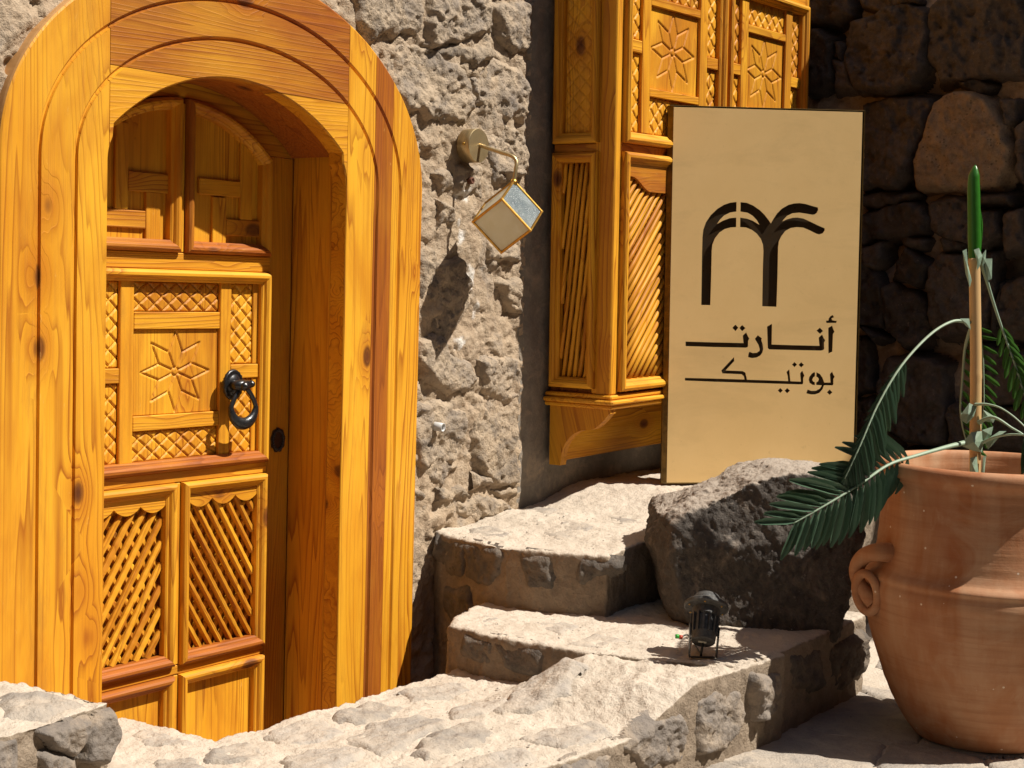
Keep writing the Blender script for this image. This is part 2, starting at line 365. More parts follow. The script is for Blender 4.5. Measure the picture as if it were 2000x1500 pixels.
# ------------------------------------------------------------------ the setting: rough blocks made of prisms
def block(name, prisms, voxel, mat, amp=(0.018, 0.007, 0.0025), seed=0.0, parent=None, kind=None, label=None, zshape=None):
    bm = bmesh.new()
    for top, zb in prisms:
        vt = [bm.verts.new(p) for p in top]; vb = [bm.verts.new((p[0], p[1], zb)) for p in top]
        n = len(top)
        bm.faces.new(vt); bm.faces.new(vb[::-1])
        for i in range(n): bm.faces.new((vt[i], vb[i], vb[(i+1) % n], vt[(i+1) % n]))
    bmesh.ops.triangulate(bm, faces=[f for f in bm.faces if len(f.verts) > 4])
    bmesh.ops.recalc_face_normals(bm, faces=bm.faces)
    me = bpy.data.meshes.new('tmp'); bm.to_mesh(me); bm.free()
    return remesh_rough(name, me, voxel, mat, amp, seed, parent, kind, label, zshape=zshape)
def remesh_rough(name, me, voxel, mat, amp, seed, parent=None, kind=None, label=None, shape=None, zshape=None):
    ob = bpy.data.objects.new('tmp', me); COL.objects.link(ob)
    rm = ob.modifiers.new('r', 'REMESH'); rm.mode = 'VOXEL'; rm.voxel_size = voxel
    dg = bpy.context.evaluated_depsgraph_get(); ev = ob.evaluated_get(dg)
    m2 = bpy.data.meshes.new_from_object(ev)
    bpy.data.objects.remove(ob); bpy.data.meshes.remove(me)
    n = len(m2.vertices); V = np.empty(n*3, np.float32); m2.vertices.foreach_get('co', V); V = V.reshape(-1, 3)
    # soften the cut edges a little before roughening
    N = np.empty(n*3, np.float32); m2.vertices.foreach_get('normal', N); N = N.reshape(-1, 3)
    q = np.empty(len(m2.loops), np.int32); m2.loops.foreach_get('vertex_index', q); q = q.reshape(-1, 4)
    for _ in range(1):
        acc = np.zeros_like(V); cnt = np.zeros(n, np.float32)
        for a, b_ in ((0, 1), (1, 2), (2, 3), (3, 0)):
            np.add.at(acc, q[:, a], V[q[:, b_]]); np.add.at(cnt, q[:, a], 1)
            np.add.at(acc, q[:, b_], V[q[:, a]]); np.add.at(cnt, q[:, b_], 1)
        V = V*0.35 + 0.65*acc/np.maximum(cnt, 1)[:, None]
    d = amp[0]*fbm(V, 6.0, 2, 0.5, seed) + amp[1]*fbm(V, 28.0, 3, 0.55, seed+7) + amp[2]*fbm(V, 120.0, 2, 0.5, seed+3)
    if shape is not None: d = d + shape(V, N)
    V = V + N*d[:, None].astype(np.float32)
    if zshape is not None: V[:, 2] += (zshape(V[:, 0], V[:, 1])*np.clip((V[:, 2]+1.30)/0.25, 0, 1)).astype(np.float32)
    bpy.data.meshes.remove(m2)
    return mesh_np(name, V, q.astype(np.int64), mat, parent, {'tint': np.float32(0.6)}, True, kind, label, origin=np.array([V[:, 0].mean(), V[:, 1].mean(), V[:, 2].min()]))

def poly_sdf(P, poly):
    """signed distance, positive inside; P (...,2)"""
    d = np.full(P.shape[:-1], 1e9); ins = np.zeros(P.shape[:-1], bool)
    n = len(poly)
    for i in range(n):
        a = poly[i]; b = poly[(i+1) % n]; e = b-a; w_ = P-a
        t = np.clip((w_@e)/max(e@e, 1e-12), 0, 1); r = w_ - t[..., None]*e
        d = np.minimum(d, (r**2).sum(-1))
        c = ((a[1] <= P[..., 1]) & (b[1] > P[..., 1])) | ((b[1] <= P[..., 1]) & (a[1] > P[..., 1]))
        if abs(e[1]) > 1e-12:
            xx = a[0] + (P[..., 1]-a[1])*e[0]/e[1]; ins ^= c & (P[..., 0] < xx)
    d = np.sqrt(d); return np.where(ins, d, -d)
def stone(poly, frame, parent, mat, thick=0.03, edge=0.025, res=0.006, rough=0.008, seed=None, sink=0.03, name='stone', tilt=0.15, flat=False, tint=None, warp=0.012, label=None, clip=None, vmax=None, grow=0.0, ledge=0.0):
    """a stone set in mortar: relief patch over a polygon, its rim sinking below the mortar"""
    poly = np.asarray(poly, float); seed = random.uniform(0, 400) if seed is None else seed
    lo, hi = poly.min(0)-edge-grow, poly.max(0)+edge+grow
    u = np.arange(lo[0], hi[0]+res, res); v = np.arange(lo[1], hi[1]+res, res)
    UU, VV = np.meshgrid(u, v, indexing='ij')
    P3 = np.stack([UU, VV, np.zeros_like(UU)], -1)
    wx = warp*fbm(P3, 14, 3, 0.55, seed); wy = warp*fbm(P3, 14, 3, 0.55, seed+50)
    sd = poly_sdf(np.stack([UU+wx, VV+wy], -1), poly) + grow
    if clip is not None: sd = np.minimum(sd, poly_sdf(np.stack([UU, VV], -1), np.asarray(clip, float)) - 0.040 + 0.010*fbm(P3, 20, 2))
    if vmax is not None: sd = np.minimum(sd, vmax-VV+0.004*fbm(P3, 30, 2))
    t = np.clip(sd/edge, -1, 1)
    prof = np.where(t > 0, 1-(1-np.clip(t, 0, 1))**2.2, t*1.2)
    gx, gy = random.uniform(-tilt, tilt), random.uniform(-tilt, tilt)
    c = poly.mean(0)
    h = np.where(t > 0, thick*prof, sink*t)
    inside = np.clip(t, 0, 1)
    h = h + inside*((UU-c[0])*gx + (VV-c[1])*gy)*0.5
    h = h + rough*(fbm(P3, 11, 2, 0.5, seed+9)*1.0 + fbm(P3, 34, 3, 0.6, seed+19)*0.75)*(0.25+0.75*inside)
    if not flat: h = h + rough*0.45*(1-np.abs(fbm(P3, 48, 2, 0.6, seed+5))*2)*inside
    if ledge:  # broken ledges
        h = h + inside*(ledge*sstep(fbm(P3, 9, 3, 0.55, seed+31), -0.04, 0.03) - 1.1*ledge*sstep(fbm(P3, 15, 3, 0.6, seed+131), 0.28, 0.36))
    if not flat:  # broken facets
        f1 = fbm(P3, 7, 1, 0.5, seed+77); h = h + rough*1.3*np.abs(f1)*inside
    keep = sd > -edge*0.9
    V = frame(UU.ravel(), VV.ravel(), h.ravel()).reshape(-1, 3)
    fq = grid_faces(len(u), len(v), keep)
    if len(fq) == 0: return None
    V, fq = compact(V, fq)
    return mesh_np(name, V, fq, mat, parent, {'tint': np.float32(random.random() if tint is None else tint)}, True, label=label)
def FY(y0): return lambda u, v, h: np.stack([u, y0-h, v], -1)          # faces the viewer's side (-y)
def FX(x0): return lambda u, v, h: np.stack([(x0(u) if callable(x0) else x0)-h, u, v], -1)          # faces -x
def FZ(z0): return lambda u, v, h: np.stack([u, v, (z0(u, v) if callable(z0) else z0)+h], -1)          # faces up
def px_poly(pts, sc, org, fn, plane, ax):
    return np.array([fn(org[0]+x/sc, org[1]+y/sc, plane)[list(ax)] for x, y in pts])

# ground sheet (paving bed), dropping into the door pit, out to the horizon
def axis_pts(fine0, fine1, step, far):
    a = [fine0-far*0.5**k for k in range(0, 9)] + list(np.arange(fine0, fine1, step)) + [fine1+far*0.5**k for k in range(8, -1, -1)]
    return np.array(sorted(set(a)))
gx = axis_pts(2.4, 6.4, 0.018, 90.0); gy = axis_pts(-2.6, -0.6, 0.018, 90.0)
GX, GY = np.meshgrid(gx, gy, indexing='ij')
P3 = np.stack([GX, GY, 0*GX], -1)
def sstep(x, a, b): t = np.clip((x-a)/(b-a), 0, 1); return t*t*(3-2*t)
GZ = -1.21 + 0.006*fbm(P3, 5, 3) + 0.003*fbm(P3, 30, 3)
GZ = GZ + 0.25*sstep(GX, 4.95, 5.6)*sstep(GY, -1.7, -1.1)
GZ = np.where((GX < 3.85) & (GY > -0.95) & (GY < 0.3) & (GX > 0), -1.5, GZ)
og = mesh_np('ground', np.stack([GX, GY, GZ], -1).reshape(-1, 3), grid_faces(len(gx), len(gy)), M_SAND, None, {'tint': np.float32(0.5)}, True, 'structure')
og.data.materials.append(stone_mat('dark_far_ground', [(0.075, 0.062, 0.052), (0.10, 0.082, 0.066), (0.055, 0.047, 0.041)], pores=0.3, bump=0.8, tint_amt=0))  # unseen far ground, coloured dark to cut bounce light
cen = np.empty(len(og.data.polygons)*3, np.float32); og.data.polygons.foreach_get('center', cen); cen = cen.reshape(-1, 3) + BASE[og.name]
og.data.polygons.foreach_set('material_index', np.where((cen[:, 0] > 2.0) & (cen[:, 0] < 7.0) & (cen[:, 1] > -2.9) & (cen[:, 1] < 0.5), 0, 1).astype(np.int32))
# walls added out of view to block sky light, of the same dark stone
def sky_block(x0, x1, y0, y1, h):
    V = [(x0, y0, -1.3), (x1, y0, -1.3), (x1, y1, -1.3), (x0, y1, -1.3), (x0, y0, h), (x1, y0, h), (x1, y1, h), (x0, y1, h)]
    mesh_np('sky_block_wall', np.array(V), [[3, 2, 1, 0], [4, 5, 6, 7], [0, 1, 5, 4], [1, 2, 6, 5], [2, 3, 7, 6], [3, 0, 4, 7]], M_STONE_B, None, {'tint': np.float32(0.5)}, False, 'structure')
sky_block(-3.2, -2.6, -9.0, 0.5, 6.0); sky_block(-3.2, 11.0, -9.6, -9.0, 7.5)

ZT, ZM, ZL, ZG = -0.785, -0.966, -1.085, -1.20
def lip(x, y):  # top of the platform: dips towards the pit, rises towards the step at its outer edge
    return ZL + 0.022*sstep(-y, 0.50, 0.85) + 0.109*sstep(x, 3.08, 3.43)*sstep(-y, 0.60, 0.86)
def tri(p, z): return [(x, y, z) for x, y in p]
T_OUT = [(3.90, 0.12), (3.82, -0.02), (3.788, -0.13), (3.772, -0.215), (3.765, -0.31), (3.785, -0.42), (3.815, -0.52), (3.85, -0.618), (4.0, -0.59), (4.40, -0.62), (4.40, 0.12)]
M_OUT = [(3.445, -0.335), (3.42, -0.50), (3.425, -0.62), (3.44, -0.76), (3.47, -0.92), (3.58, -1.18), (3.80, -1.205), (4.42, -1.19), (4.50, -0.92), (5.2, -0.8), (6.2, -0.8), (6.2, -0.3), (3.74, -0.22), (3.60, -0.26)]
P_OUT = [(1.0, -0.02), (2.515, -0.05), (2.52, -0.375), (3.50, -0.372), (3.56, -0.6), (3.78, -0.95), (3.80, -1.222), (3.60, -1.205), (2.75, -1.11), (2.2, -1.10), (1.0, -1.10)]
def terr(x, y): return ZT + 0.03*sstep(x, 3.9, 4.3) + 0.065*sstep(x, 4.30, 4.72)
terrace = block('terrace', [(tri(T_OUT, ZT), -1.5), (tri([(4.36, 0.12), (4.36, -0.62), (4.75, -0.90), (5.25, -0.90), (6.2, -0.55), (6.2, 0.12)], ZT), -1.5)],
    0.0072, M_SAND, (0.005, 0.0038, 0.0022), 3.0, None, 'structure', zshape=lambda x, y: terr(x, y)-ZT)
step = block('step', [(tri(M_OUT, ZM), -1.4)], 0.0072, M_SAND, (0.005, 0.0038, 0.0022), 9.0, None, 'structure')
platform = block('platform', [(tri(P_OUT, ZL), -1.45)], 0.0065, M_SAND, (0.005, 0.0040, 0.0024), 17.0, None, 'structure', zshape=lambda x, y: lip(x, y)-ZL)
# flagstones of the platform top
S6 = (2.2222, (400, 1220)); S7 = (2.857, (1100, 1200))
PLAT = [[(250, 450), (330, 400), (480, 380), (620, 430), (600, 470), (420, 500), (300, 490)],
 [(600, 480), (740, 400), (900, 380), (1050, 410), (1040, 440), (850, 530), (780, 560), (660, 520)],
 [(520, 370), (700, 310), (860, 330), (840, 360), (650, 400)],
 [(820, 270), (950, 240), (1170, 220), (1160, 260), (1000, 290), (880, 310)],
 [(300, 580), (420, 520), (590, 505), (700, 550), (640, 600), (540, 660), (350, 660)],
 [(870, 560), (1000, 460), (1150, 410), (1250, 450), (1270, 480), (1100, 550), (950, 590)],
 [(1060, 340), (1150, 320), (1330, 330), (1240, 400), (1100, 400)],
 [(1260, 370), (1400, 300), (1560, 270), (1640, 320), (1550, 370), (1430, 400), (1290, 400)],
 [(1350, 490), (1500, 450), (1740, 450), (1780, 490), (1600, 560), (1500, 540)],
 [(1050, 620), (1250, 560), (1400, 550), (1480, 600), (1440, 660), (1100, 680)],
 [(0, 520), (200, 480), (290, 500), (260, 560), (100, 570), (0, 570)], [(-300, 440), (-120, 400), (0, 450), (-40, 500), (-250, 500)],
 [(-260, 560), (-60, 540), (60, 600), (0, 680), (-250, 680)], [(760, 640), (860, 610), (1000, 640), (980, 720), (760, 720)]]
for p in PLAT:
    q = px_poly(p, S6[0], S6[1], PZ, ZL+0.02, (0, 1))
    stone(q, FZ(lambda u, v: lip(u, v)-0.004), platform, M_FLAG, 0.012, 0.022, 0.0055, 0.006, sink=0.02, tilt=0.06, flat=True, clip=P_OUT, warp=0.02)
# stones in its front face, lit by the sun
FACE = [([(0, 690), (130, 640), (260, 660), (290, 700), (270, 857), (0, 900)], -1.125), ([(340, 640), (430, 570), (590, 540), (610, 640), (600, 800), (430, 857), (380, 760)], -1.14),
        ([(735, 500), (800, 450), (920, 420), (930, 560), (880, 690), (830, 740), (730, 760)], -1.17), ([(1030, 345), (1190, 300), (1180, 480), (1030, 590)], -1.198)]
for p, yy in FACE:
    q = px_poly(p, S7[0], S7[1], PY, yy, (0, 2)); q[:, 1] = np.minimum(q[:, 1], lip(q[:, 0], -1.1)-0.012)
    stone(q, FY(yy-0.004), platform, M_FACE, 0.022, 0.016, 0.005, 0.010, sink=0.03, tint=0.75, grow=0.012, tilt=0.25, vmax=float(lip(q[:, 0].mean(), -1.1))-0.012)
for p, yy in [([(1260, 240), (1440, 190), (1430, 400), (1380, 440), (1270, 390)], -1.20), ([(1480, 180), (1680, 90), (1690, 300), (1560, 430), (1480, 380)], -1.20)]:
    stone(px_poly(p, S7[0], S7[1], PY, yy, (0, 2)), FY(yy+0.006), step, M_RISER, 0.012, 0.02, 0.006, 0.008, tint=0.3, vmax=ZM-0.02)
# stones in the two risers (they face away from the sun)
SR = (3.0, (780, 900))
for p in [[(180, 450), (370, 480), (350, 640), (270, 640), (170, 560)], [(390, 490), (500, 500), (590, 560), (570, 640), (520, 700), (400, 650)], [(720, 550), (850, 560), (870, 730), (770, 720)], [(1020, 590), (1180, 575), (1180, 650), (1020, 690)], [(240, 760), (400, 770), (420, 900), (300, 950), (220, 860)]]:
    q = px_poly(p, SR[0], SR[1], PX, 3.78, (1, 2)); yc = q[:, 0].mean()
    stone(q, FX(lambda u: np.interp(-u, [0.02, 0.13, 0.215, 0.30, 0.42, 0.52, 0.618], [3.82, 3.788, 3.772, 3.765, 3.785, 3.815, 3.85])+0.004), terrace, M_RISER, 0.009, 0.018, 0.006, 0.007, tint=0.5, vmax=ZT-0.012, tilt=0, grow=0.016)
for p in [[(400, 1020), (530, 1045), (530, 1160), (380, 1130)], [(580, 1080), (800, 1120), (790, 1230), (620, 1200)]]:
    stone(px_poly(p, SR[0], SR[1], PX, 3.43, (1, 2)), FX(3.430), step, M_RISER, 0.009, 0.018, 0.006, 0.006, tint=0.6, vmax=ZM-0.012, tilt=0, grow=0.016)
# broken slabs on the tops of terrace and step
for p in [[(380, 400), (560, 390), (640, 430), (480, 470)], [(700, 330), (900, 300), (1000, 330), (820, 380)], [(850, 420), (1000, 390), (1180, 430), (1040, 470), (900, 470)], [(1060, 300), (1300, 260), (1400, 300), (1180, 350)], [(1220, 380), (1450, 340), (1470, 400), (1300, 430)]]:
    stone(px_poly(p, SR[0], SR[1], PZ, ZT, (0, 1)), FZ(lambda u, v: terr(u, v)-0.005), terrace, M_FLAG, 0.007, 0.03, 0.007, 0.005, tilt=0.02, flat=True, clip=T_OUT)
for p in [[(300, 960), (520, 900), (700, 930), (560, 1010)], [(720, 950), (900, 920), (1060, 960), (960, 1040)], [(960, 1070), (1150, 1010), (1330, 1050), (1180, 1120)]]:
    stone(px_poly(p, SR[0], SR[1], PZ, ZM, (0, 1)), FZ(ZM-0.005), step, M_FLAG, 0.007, 0.03, 0.007, 0.005, tilt=0.02, flat=True, clip=M_OUT)
# front left block of the low wall
SB = (2.857, (0, 1280))
parapet = thing('low_wall', 'low stone wall end in the lower left corner in front of the door frame', 'wall', (1.7, -0.4, -1.08))
block('wall_core', [(tri([(1.0, -0.50), (1.9, -0.50), (2.125, -0.465), (2.12, -0.24), (2.07, -0.12), (1.9, -0.13), (1.0, -0.05)], -0.895), -1.25),
    (tri([(1.0, -0.36), (1.62, -0.36), (1.80, -0.26), (1.78, -0.12), (1.0, -0.05)], -0.86), -1.25)], 0.007, M_SAND, (0.010, 0.006, 0.002), 33.0, parapet)
for p in [[(260, 430), (350, 360), (500, 340), (520, 420), (470, 500), (430, 560), (330, 510)], [(530, 400), (640, 320), (650, 480), (600, 590), (490, 580)], [(-80, 480), (60, 480), (60, 640), (-80, 640)], [(270, 560), (400, 600), (420, 700), (280, 700)]]:
    q = px_poly(p, SB[0], SB[1], PY, -0.505, (0, 2)); q[:, 1] = np.minimum(q[:, 1], -0.905)
    stone(q, FY(-0.500), parapet, M_FACE, 0.010, 0.010, 0.004, 0.006, tint=0.55, vmax=-0.907, grow=0.010, tilt=0.2)
for p in [[(0, 200), (180, 190), (330, 170), (480, 210), (440, 290), (200, 330), (0, 330)], [(500, 260), (590, 250), (640, 280), (560, 310)]]:
    stone(px_poly(p, SB[0], SB[1], PZ, -0.89, (0, 1)), FZ(-0.899), parapet, M_FLAG, 0.014, 0.05, 0.006, 0.007, flat=True, tilt=0.03, clip=[(1.0, -0.50), (1.9, -0.50), (2.125, -0.465), (2.12, -0.24), (2.07, -0.12), (1.9, -0.13), (1.0, -0.05)])
# paving slabs on the right
pav = thing('pavement', 'irregular sandy stone paving around the terracotta pot', 'pavement', (4.2, -1.8, ZG)); del pav['category']; del pav['label']; pav['kind'] = 'structure'
cs = [(x*0.34+3.0+0.17*(y % 2)+random.uniform(-.14, .14), -1.42-y*0.27+random.uniform(-.11, .11)) for x in range(0, 8) for y in range(0, 5)]
def voronoi_cell(i, pts, r=0.45, gap=0.0025):
    c = np.array(pts[i]); poly = [c+r*np.array([math.cos(a), math.sin(a)]) for a in np.linspace(0, 2*math.pi, 17)[:-1]]
    for j, p in enumerate(pts):
        if j == i: continue
        p = np.array(p); n = p-c; L = np.linalg.norm(n)
        if L > 1.2: continue
        n = n/L; lim = L/2-gap; out = []
        for k in range(len(poly)):
            a, b = poly[k], poly[(k+1) % len(poly)]; da, db = (a-c)@n-lim, (b-c)@n-lim
            if da <= 0: out.append(a)
            if da*db < 0: out.append(a+(b-a)*da/(da-db))
        poly = out
        if len(poly) < 3: return None
    return np.array(poly)
for i in range(len(cs)):
    if cs[i][0] > 4.55 and cs[i][1] > -1.5: continue
    p = voronoi_cell(i, cs)
    if p is not None: stone(p, FZ(-1.209), pav, M_FLAG, 0.009, 0.012, 0.012, 0.002, name='paving_slab', tilt=0.006, flat=True, sink=0.02, warp=0.008)

# ------------------------------------------------------------------ the sunlit wall
wallA = thing('stone_wall', 'sunlit rough stone and mortar wall beside the arched door', 'wall', (3.9, 0.06, -1.5))
CX = 2.942
def casing_outer(x):  # top of the casing
    t = np.clip(1-((x-CX)/0.762)**2, 0, 1); return np.where(np.abs(x-CX) < 0.762, 0.28+0.545*np.sqrt(t), -9)
def wall_sheet(x0, x1, z0, z1, res, hole, name):
    x = np.arange(x0, x1+res, res); z = np.arange(z0, z1+res, res); XX, ZZ = np.meshgrid(x, z, indexing='ij')
    P = np.stack([XX, 0*XX, ZZ], -1)
    h = 0.012*fbm(P, 4, 2, 0.5, 2) + 0.005*fbm(P, 22, 3, 0.62, 5) + 0.0028*fbm(P, 90, 3, 0.6, 8)
    rid = 1-np.abs(fbm(P, 9, 3, 0.5, 40)); h = h + 0.009*(rid-0.6) + 0.007*sstep(fbm(P, 7, 3, 0.55, 77), 0.05, 0.14) - 0.008*sstep(fbm(P, 12, 3, 0.6, 87), 0.30, 0.40); h = h + 0.004*(1-np.abs(fbm(P, 42, 2, 0.6, 61))*2)*np.clip(fbm(P, 6, 2, 0.5, 70)+0.2, 0, 1)
    smooth = sstep(XX, 4.27, 4.33)                     # smooth cement render round the bay window
    h = h*(1-smooth) + smooth*(0.012 + 0.006*fbm(P, 6, 3, 0.5, 15) + 0.0012*fbm(P, 60, 3, 0.6, 1))
    near = casing_outer(XX)                             # mortar packed against the door frame
    keep = np.ones_like(XX, bool)
    if hole: keep = ~((np.abs(XX-CX) < 0.70) & (ZZ < near-0.10))
    V = np.stack([XX, 0.035-h, ZZ], -1).reshape(-1, 3)
    fq = grid_faces(len(x), len(z), keep); 
    V, fq, = compact(V, fq)
    return mesh_np(name, V, fq, M_MORTAR, wallA, {'tint': np.float32(0.5)}, True)
wall_sheet(1.2, 4.30, -1.55, 1.35, 0.0065, True, 'mortar')
wall_sheet(1.2, 7.0, 1.34, 5.5, 0.06, False, 'mortar'); o = wall_sheet(4.284, 6.25, -1.0, 1.35, 0.016, False, 'cement_render'); o.data.materials[0] = M_PLASTER
SA1 = (3.7037, (560, 0)); SA2 = (2.5, (780, 480)); SA3 = (5.358, (860, 220))
for sc_, polys in ((SA1, [[(500, -60), (1010, -60), (1000, 180), (880, 220), (700, 300), (600, 260), (500, 140)], [(1080, -60), (1510, -60), (1510, 240), (1330, 300), (1060, 330), (1040, 120)],
    [(1530, 30), (1820, -20), (1800, 250), (1775, 390), (1650, 380), (1560, 260)], [(760, 400), (880, 330), (1250, 430), (1340, 560), (1360, 760), (1330, 890), (1230, 870), (1000, 850), (860, 790), (760, 600)],
    [(1370, 560), (1500, 480), (1700, 470), (1775, 600), (1780, 760), (1755, 880), (1640, 840), (1450, 840), (1390, 720)], [(1430, 930), (1600, 880), (1740, 960), (1780, 1080), (1760, 1260), (1640, 1300), (1500, 1250)],
    [(1020, 360), (1200, 340), (1480, 330), (1500, 440), (1360, 520), (1260, 410)]]),
    (SA2, [[(200, 60), (330, 60), (360, 180), (350, 300), (250, 480), (160, 400), (140, 320)], [(95, 430), (230, 420), (280, 560), (380, 600), (380, 700), (290, 720), (170, 680), (95, 600)],
    [(410, 560), (560, 540), (620, 560), (620, 770), (520, 780), (430, 740), (410, 650)], [(85, 800), (200, 760), (340, 790), (340, 940), (280, 1060), (150, 1080), (85, 960)],
    [(380, 810), (600, 800), (600, 960), (590, 1180), (480, 1180), (380, 1080)], [(120, 1090), (210, 1030), (300, 1080), (240, 1160), (150, 1130)], [(300, 1260), (420, 1230), (520, 1240), (580, 1300), (400, 1350), (300, 1320)],
    [(460, 0), (600, 0), (620, 60), (560, 90), (470, 70)], [(510, 160), (620, 150), (625, 330), (560, 300)], [(105, 0), (190, 40), (170, 200), (105, 260)], [(390, 1120), (470, 1130), (450, 1190), (390, 1180)], [(470, 1190), (590, 1190), (590, 1240), (500, 1230)],
    [(190, 1190), (320, 1180), (380, 1200), (300, 1250), (200, 1250)], [(85, 1180), (160, 1200), (150, 1300), (80, 1340)]]),
    (SA3, [[(210, 560), (480, 560), (470, 880), (300, 880), (200, 760)], [(20, 640), (170, 620), (190, 800), (40, 880)], [(0, 900), (170, 960), (180, 1150), (20, 1180)], [(500, 600), (720, 560), (760, 700), (560, 780)]])):
    for p in polys:
        q = px_poly(p, sc_[0], sc_[1], PY, 0.01, (0, 2))
        stone(q, FY(0.030), wallA, M_STONE_A, random.uniform(0.008, 0.017), 0.016, 0.005, 0.0062, sink=0.03, tilt=0.24, warp=0.02, ledge=0.006)
for q in [[(1.9, 0.62), (2.16, 0.60), (2.17, 0.76), (2.0, 0.86), (1.88, 0.8)], [(1.6, 0.2), (2.1, 0.25), (2.12, 0.5), (1.7, 0.56)], [(3.15, 0.95), (3.5, 0.9), (3.5, 1.2), (3.1, 1.2)], [(3.62, 0.95), (4.2, 0.98), (4.2, 1.25), (3.6, 1.25)]]:
    stone(np.array(q), FY(0.03), wallA, M_STONE_A, 0.028, 0.035, 0.007, 0.011, warp=0.02)
SPL = [px_poly(q, sc_[0], sc_[1], PY, 0.0, (0, 2)) for q, sc_ in (([(375, 105), (410, 120), (412, 190), (385, 212), (378, 160)], SA2), ([(312, 445), (340, 440), (355, 490), (335, 510), (320, 480)], SA2), ([(225, 830), (330, 790), (370, 830), (330, 890), (240, 880)], SA3), ([(265, 1260), (320, 1250), (320, 1330), (290, 1400), (265, 1330)], SA3), ([(245, 1080), (275, 1120), (270, 1180), (240, 1190)], SA3), ([(410, 280), (430, 290), (432, 325), (412, 325)], SA2))]
for o in wallA.children:      # lime splashes running over stones and mortar
    n = len(o.data.vertices); V = np.empty(n*3, np.float32); o.data.vertices.foreach_get('co', V); V = V.reshape(-1, 3)+BASE[o.name]
    P = V.astype(float); wv = np.full(n, -1.0)
    near = (P[:, 0] > 3.6) & (P[:, 0] < 4.3)
    if near.any():
        q = P[near]; uv = np.stack([q[:, 0]+0.014*fbm(q, 35, 3, 0.6, 4), q[:, 2]+0.018*fbm(q, 30, 3, 0.6, 24)], -1)
        wv[near] = np.max([poly_sdf(uv, p) for p in SPL], 0)
    a = o.data.attributes.new('white', 'FLOAT', 'POINT'); a.data.foreach_set('value', np.clip(0.5+wv/0.008, 0, 1).astype(np.float32))

# ------------------------------------------------------------------ the dark wall behind
XB = 6.1
wallB = thing('stone_wall', 'dark shaded wall of large basalt blocks behind the brass sign', 'wall', (XB, -1.2, -1.2))
y = np.arange(-3.3, 0.2, 0.012); z = np.arange(-1.25, 1.9, 0.012); YY, ZZ = np.meshgrid(y, z, indexing='ij')
P3 = np.stack([0*YY, YY, ZZ], -1)
hB = 0.018*fbm(P3, 6, 3, 0.5, 21) + 0.008*fbm(P3, 30, 3, 0.6, 3)
hB = hB + 0.012 - 0.13*np.clip(fbm(P3, 3.5, 2, 0.5, 60), 0, 1)
mesh_np('mortar', np.stack([XB+0.02-hB, YY, ZZ], -1).reshape(-1, 3), grid_faces(len(y), len(z))[:, ::-1], M_MORTAR_B, wallB, {'tint': np.float32(0.5)}, True)
B1 = (2.42, (1560, 0)); B2 = (2.778, (1640, 360))
for sc_, polys in ((B1, [[(60, -60), (290, -60), (280, 80), (190, 125), (60, 120)], [(315, -60), (570, -60), (575, 20), (430, 45), (315, 30)], [(260, 120), (330, 90), (540, 30), (620, 60), (630, 150), (620, 310), (570, 400), (450, 440), (300, 425), (250, 310), (250, 180)],
    [(645, 160), (660, 50), (720, -40), (1100, -40), (1100, 365), (920, 365), (690, 390), (645, 300)], [(60, 140), (130, 140), (185, 190), (190, 400), (130, 450), (60, 440)], [(190, 280), (240, 310), (290, 430), (200, 450)], [(200, 210), (245, 210), (245, 310), (200, 280)],
    [(325, 500), (440, 470), (630, 465), (640, 500), (600, 660), (490, 890), (330, 900)], [(770, 390), (870, 380), (930, 410), (880, 445)], [(970, 490), (1060, 490), (1060, 560), (1000, 600)], [(1040, 600), (1110, 560), (1110, 900), (1050, 820)],
    [(320, 925), (580, 925), (540, 955), (400, 980), (330, 970)], [(320, 1020), (480, 975), (580, 965), (630, 1030), (620, 1110), (420, 1130), (310, 1160)], [(640, 960), (720, 945), (800, 960), (860, 1040), (840, 1150), (700, 1140), (640, 1080)], [(850, 925), (1030, 930), (1030, 955), (880, 970)],
    [(870, 1010), (960, 1010), (975, 1120), (900, 1170), (865, 1150)], [(985, 1010), (1090, 990), (1090, 1190), (985, 1180)], [(510, 1115), (640, 1140), (630, 1168), (520, 1162)], [(700, 1140), (800, 1152), (780, 1190), (715, 1190)]]),
    (B2, [[(160, 340), (270, 330), (280, 400), (220, 470), (160, 400)], [(60, 420), (180, 430), (270, 540), (280, 700), (270, 760), (60, 750)], [(340, 420), (400, 345), (500, 420), (470, 510), (420, 550), (320, 520)],
    [(260, 580), (310, 545), (420, 580), (485, 640), (495, 780), (480, 860), (390, 890), (300, 800), (280, 700)], [(495, 450), (560, 390), (690, 380), (860, 370), (850, 500), (830, 700), (780, 820), (560, 820), (525, 740), (495, 600)], [(900, 560), (1050, 500), (1050, 840), (920, 830), (885, 700)],
    [(270, 960), (420, 930), (600, 1000), (610, 1200), (600, 1400), (400, 1400), (240, 1280), (230, 1100)], [(780, 890), (960, 910), (1050, 940), (1050, 1180), (830, 1190), (780, 1100)], [(630, 1195), (780, 1200), (1050, 1200), (1050, 1420), (620, 1420)], [(150, 770), (230, 800), (290, 840), (220, 860)],
    [(60, 830), (160, 850), (190, 1000), (215, 1120), (60, 1150)], [(60, 1180), (200, 1170), (230, 1300), (350, 1420), (60, 1500)], [(380, 1430), (620, 1440), (700, 1600), (380, 1620)], [(60, 1520), (340, 1450), (360, 1620), (200, 1700), (60, 1700)], [(880, 560), (890, 700), (850, 800), (840, 700)]])):
    for p in polys:
        q = px_poly(p, sc_[0], sc_[1], PX, XB, (1, 2))
        stone(q, FX(XB), wallB, M_STONE_B, random.uniform(0.055, 0.085), 0.024, 0.008, 0.010, sink=0.07, tilt=0.30, warp=0.012, name='stone', grow=0.014, ledge=0.012)
